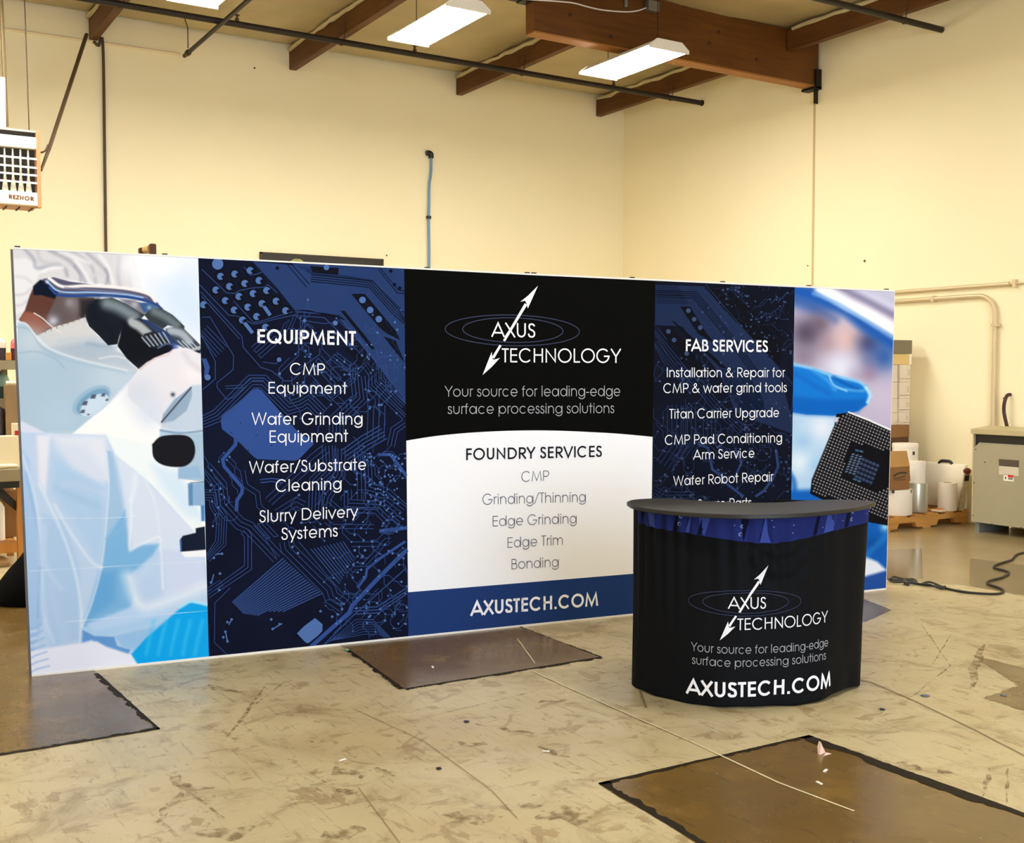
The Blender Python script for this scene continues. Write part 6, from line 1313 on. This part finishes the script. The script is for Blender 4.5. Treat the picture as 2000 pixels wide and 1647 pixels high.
def face_box(x0, y0, x1, y1, m, name, par, off=.002):
    a, b = on_x((x0, y1), TX-.001), on_x((x1, y0), TX-.001); mb = MB(); mb.box((TX-off, min(a[1], b[1]), a[2]), (TX+.001, max(a[1], b[1]), b[2])); return part(name, mb, m, par)
M_LBLG = mat('label_grey', (212, 200, 180), 0.5); M_LBLD = mat('label_dark', (84, 72, 60), 0.5)
np_ = face_box(1951, 899.5, 1990, 927, M_LBLG, 'nameplate', tr)
face_box(1951, 899.5, 1990, 905.5, M_LBLD, 'dark_band', np_, .003); face_box(1951, 908.5, 1990, 910, M_LBLD, 'thin_line', np_, .003)
wl = face_box(1960, 928.5, 1980, 939, M_INKP, 'warning_label', tr); face_box(1968.5, 928.7, 1979.8, 932.4, M_RED, 'red_band', wl, .003); face_box(1963, 931, 1965.3, 936, M_LBLD, 'pictogram', wl, .003)
for y in (934, 936): face_box(1969, y, 1978, y+.7, M_LBLD, 'text_line', wl, .003)
for q in ((1905.5, 878), (1902.5, 943), (1900, 1007), (1937, 1024), (1994, 1031), (1923, 903)):
    p = on_x(q, TX-.003); mb = MB(); mb.tube([p, p+np.array([.008, 0, 0])], .006, 8); part('screw', mb, M_STEEL, tr)
# dark cable rising from the transformer into the wall
mb = MB(); mb.tube(smooth_path([(XR-.002, 7.06, 1.40), (XR-.05, 7.065, 1.39), (XR-.075, 7.075, 1.33), (XR-.07, 7.085, 1.22), (XR-.07, 7.045, 1.06)]), .018, 8); tag(part('power_cable', mb, mat('dark_brown_cable', (58, 30, 26), 0.5), smooth=True, loc=(XR-.07, 7.05, 1.06)), 'short dark brown cable rising from the transformer top into the wall', 'cable')

# extension cord
def cordpts(px): return [tuple(on_z(q)[:2]) for q in px]
M_CORD = mat('black_cord', (30, 28, 24), 0.5)
main = cordpts([(2060, 1075), (2000, 1082), (1984, 1087), (1976, 1096), (1962, 1100), (1945, 1106), (1941, 1110), (1950, 1114), (1966, 1118), (1970, 1123), (1955, 1131), (1935, 1136), (1928, 1141), (1934, 1145), (1952, 1151), (1960, 1156), (1956, 1161), (1940, 1163), (1900, 1161), (1870, 1157), (1848, 1152), (1830, 1148), (1800, 1144), (1780, 1141), (1760, 1138), (1738, 1136)])
loops = cordpts([(1738, 1136), (1745, 1133), (1765, 1134), (1785, 1138), (1790, 1143), (1770, 1143), (1745, 1140), (1735, 1137), (1750, 1136), (1775, 1139), (1795, 1144), (1815, 1143), (1840, 1149), (1846, 1152), (1838, 1153), (1815, 1148), (1795, 1144)])
cord = thing('extension_cord', 'black extension cord snaking over the floor from behind the backdrop', 'cord', main[8]+(0,))
mb = MB(); mb.tube(smooth_path([(x, y, .010) for x, y in main], 6), .009, 8); part('cord', mb, M_CORD, cord, smooth=True)
mb = MB(); L2 = smooth_path([(x, y, .012+.012*(i % 2)) for i, (x, y) in enumerate(loops)], 6); mb.tube(L2, .008, 8); part('coiled_length', mb, M_CORD, cord, smooth=True)
p = np.array(on_z((1773, 1145))); mb = MB(); mb.tube([p+np.array([0, 0, .015]), p+np.array([.05, .07, .02])], .016, 8); part('plug', mb, M_CORD, cord, smooth=True)

# litter on the floor
def pebble(q, r, m, name, label, cat, seed, fz=.5):
    rr = random.Random(seed); p = on_z(q); mb = MB(); n = 9
    for z, f in ((0, .85), (.35, 1), (.75, .75), (1, .3)):
        for i in range(n):
            a = 2*PI*i/n; k = f*r*rr.uniform(.75, 1.2); mb.v.append((p[0]+k*math.cos(a), p[1]+k*math.sin(a), z*r*fz+.002))
    mb.f = [(k*n+i, k*n+(i+1) % n, (k+1)*n+(i+1) % n, (k+1)*n+i) for k in range(3) for i in range(n)]+[tuple(range(n))[::-1], tuple(3*n+i for i in range(n))]; mb.mi = [0]*len(mb.f)
    return tag(part(name, mb, m, loc=p), label, cat)
pebble((857, 1503), .013, M_BLACKPL, 'black_pebble', 'small black pebble alone on the open floor left of centre', 'debris', 1)
pebble((1723, 1387), .014, mat('dark_chip', (44, 44, 52), .6), 'dark_chip', 'dark chip on the floor right of the counter', 'debris', 2)
pebble((1807, 1360), .022, mat('blue_grey_chip', (92, 104, 120), .6), 'blue_chip', 'blue-grey flake on the floor beside the rubber marks', 'debris', 3, .2)
pebble((1959, 1359), .018, MATS['blue_grey_chip'], 'blue_chip', 'blue-grey flake at the edge of the right-hand brown patch', 'debris', 4, .2)
pebble((678, 1271), .014, mat('green_scrap', (96, 196, 150), .6), 'green_scrap', 'tiny green scrap below the backdrop by the dark patch corner', 'debris', 5, .3)
pebble((911, 1411), .014, mat('dark_chip', (44, 44, 52), .6), 'dark_chip', 'small dark chip on the floor in front of the dark patch', 'debris', 6, .4)
p = on_z((1604, 1473)); mb = MB(); mb.prism([(p[0]-.020, p[1]-.01, .002), (p[0]+.022, p[1]-.005, .002), (p[0]+.012, p[1]+.004, .03), (p[0]+.003, p[1]+.006, .05), (p[0]-.008, p[1]+.004, .026)], (.003, .014, .0)); mb.prism([(p[0]-.02, p[1]-.03, .003), (p[0]+.03, p[1]-.03, .003), (p[0]+.02, p[1]-.01, .004)], (0, 0, .002)); tag(part('paper_scrap', mb, mat('pinkish_paper', (230, 196, 180), .7), loc=p), 'crumpled pinkish paper scrap near the corner of the big dark patch', 'paper')
for i, (q, l) in enumerate((((1612, 1507), 'bright white fleck farther back on the big dark patch'), ((1600, 1531), 'long white fleck in the middle of the big dark patch'), ((1066, 1469), 'white fleck on the worn floor left of the big dark patch'), ((669, 1486), 'white fleck at the left on the worn floor'), ((845, 1304), 'white fleck on the dark patch under the backdrop'))):
    p = on_z(q); mb = MB(); a = .4+i; mb.obox((p[0], p[1], .0035), (.016*math.cos(a), .016*math.sin(a), 0), (-.005*math.sin(a), .005*math.cos(a), 0), (0, 0, .0015)); tag(part('white_fleck', mb, M_INKP, loc=p), l, 'debris')
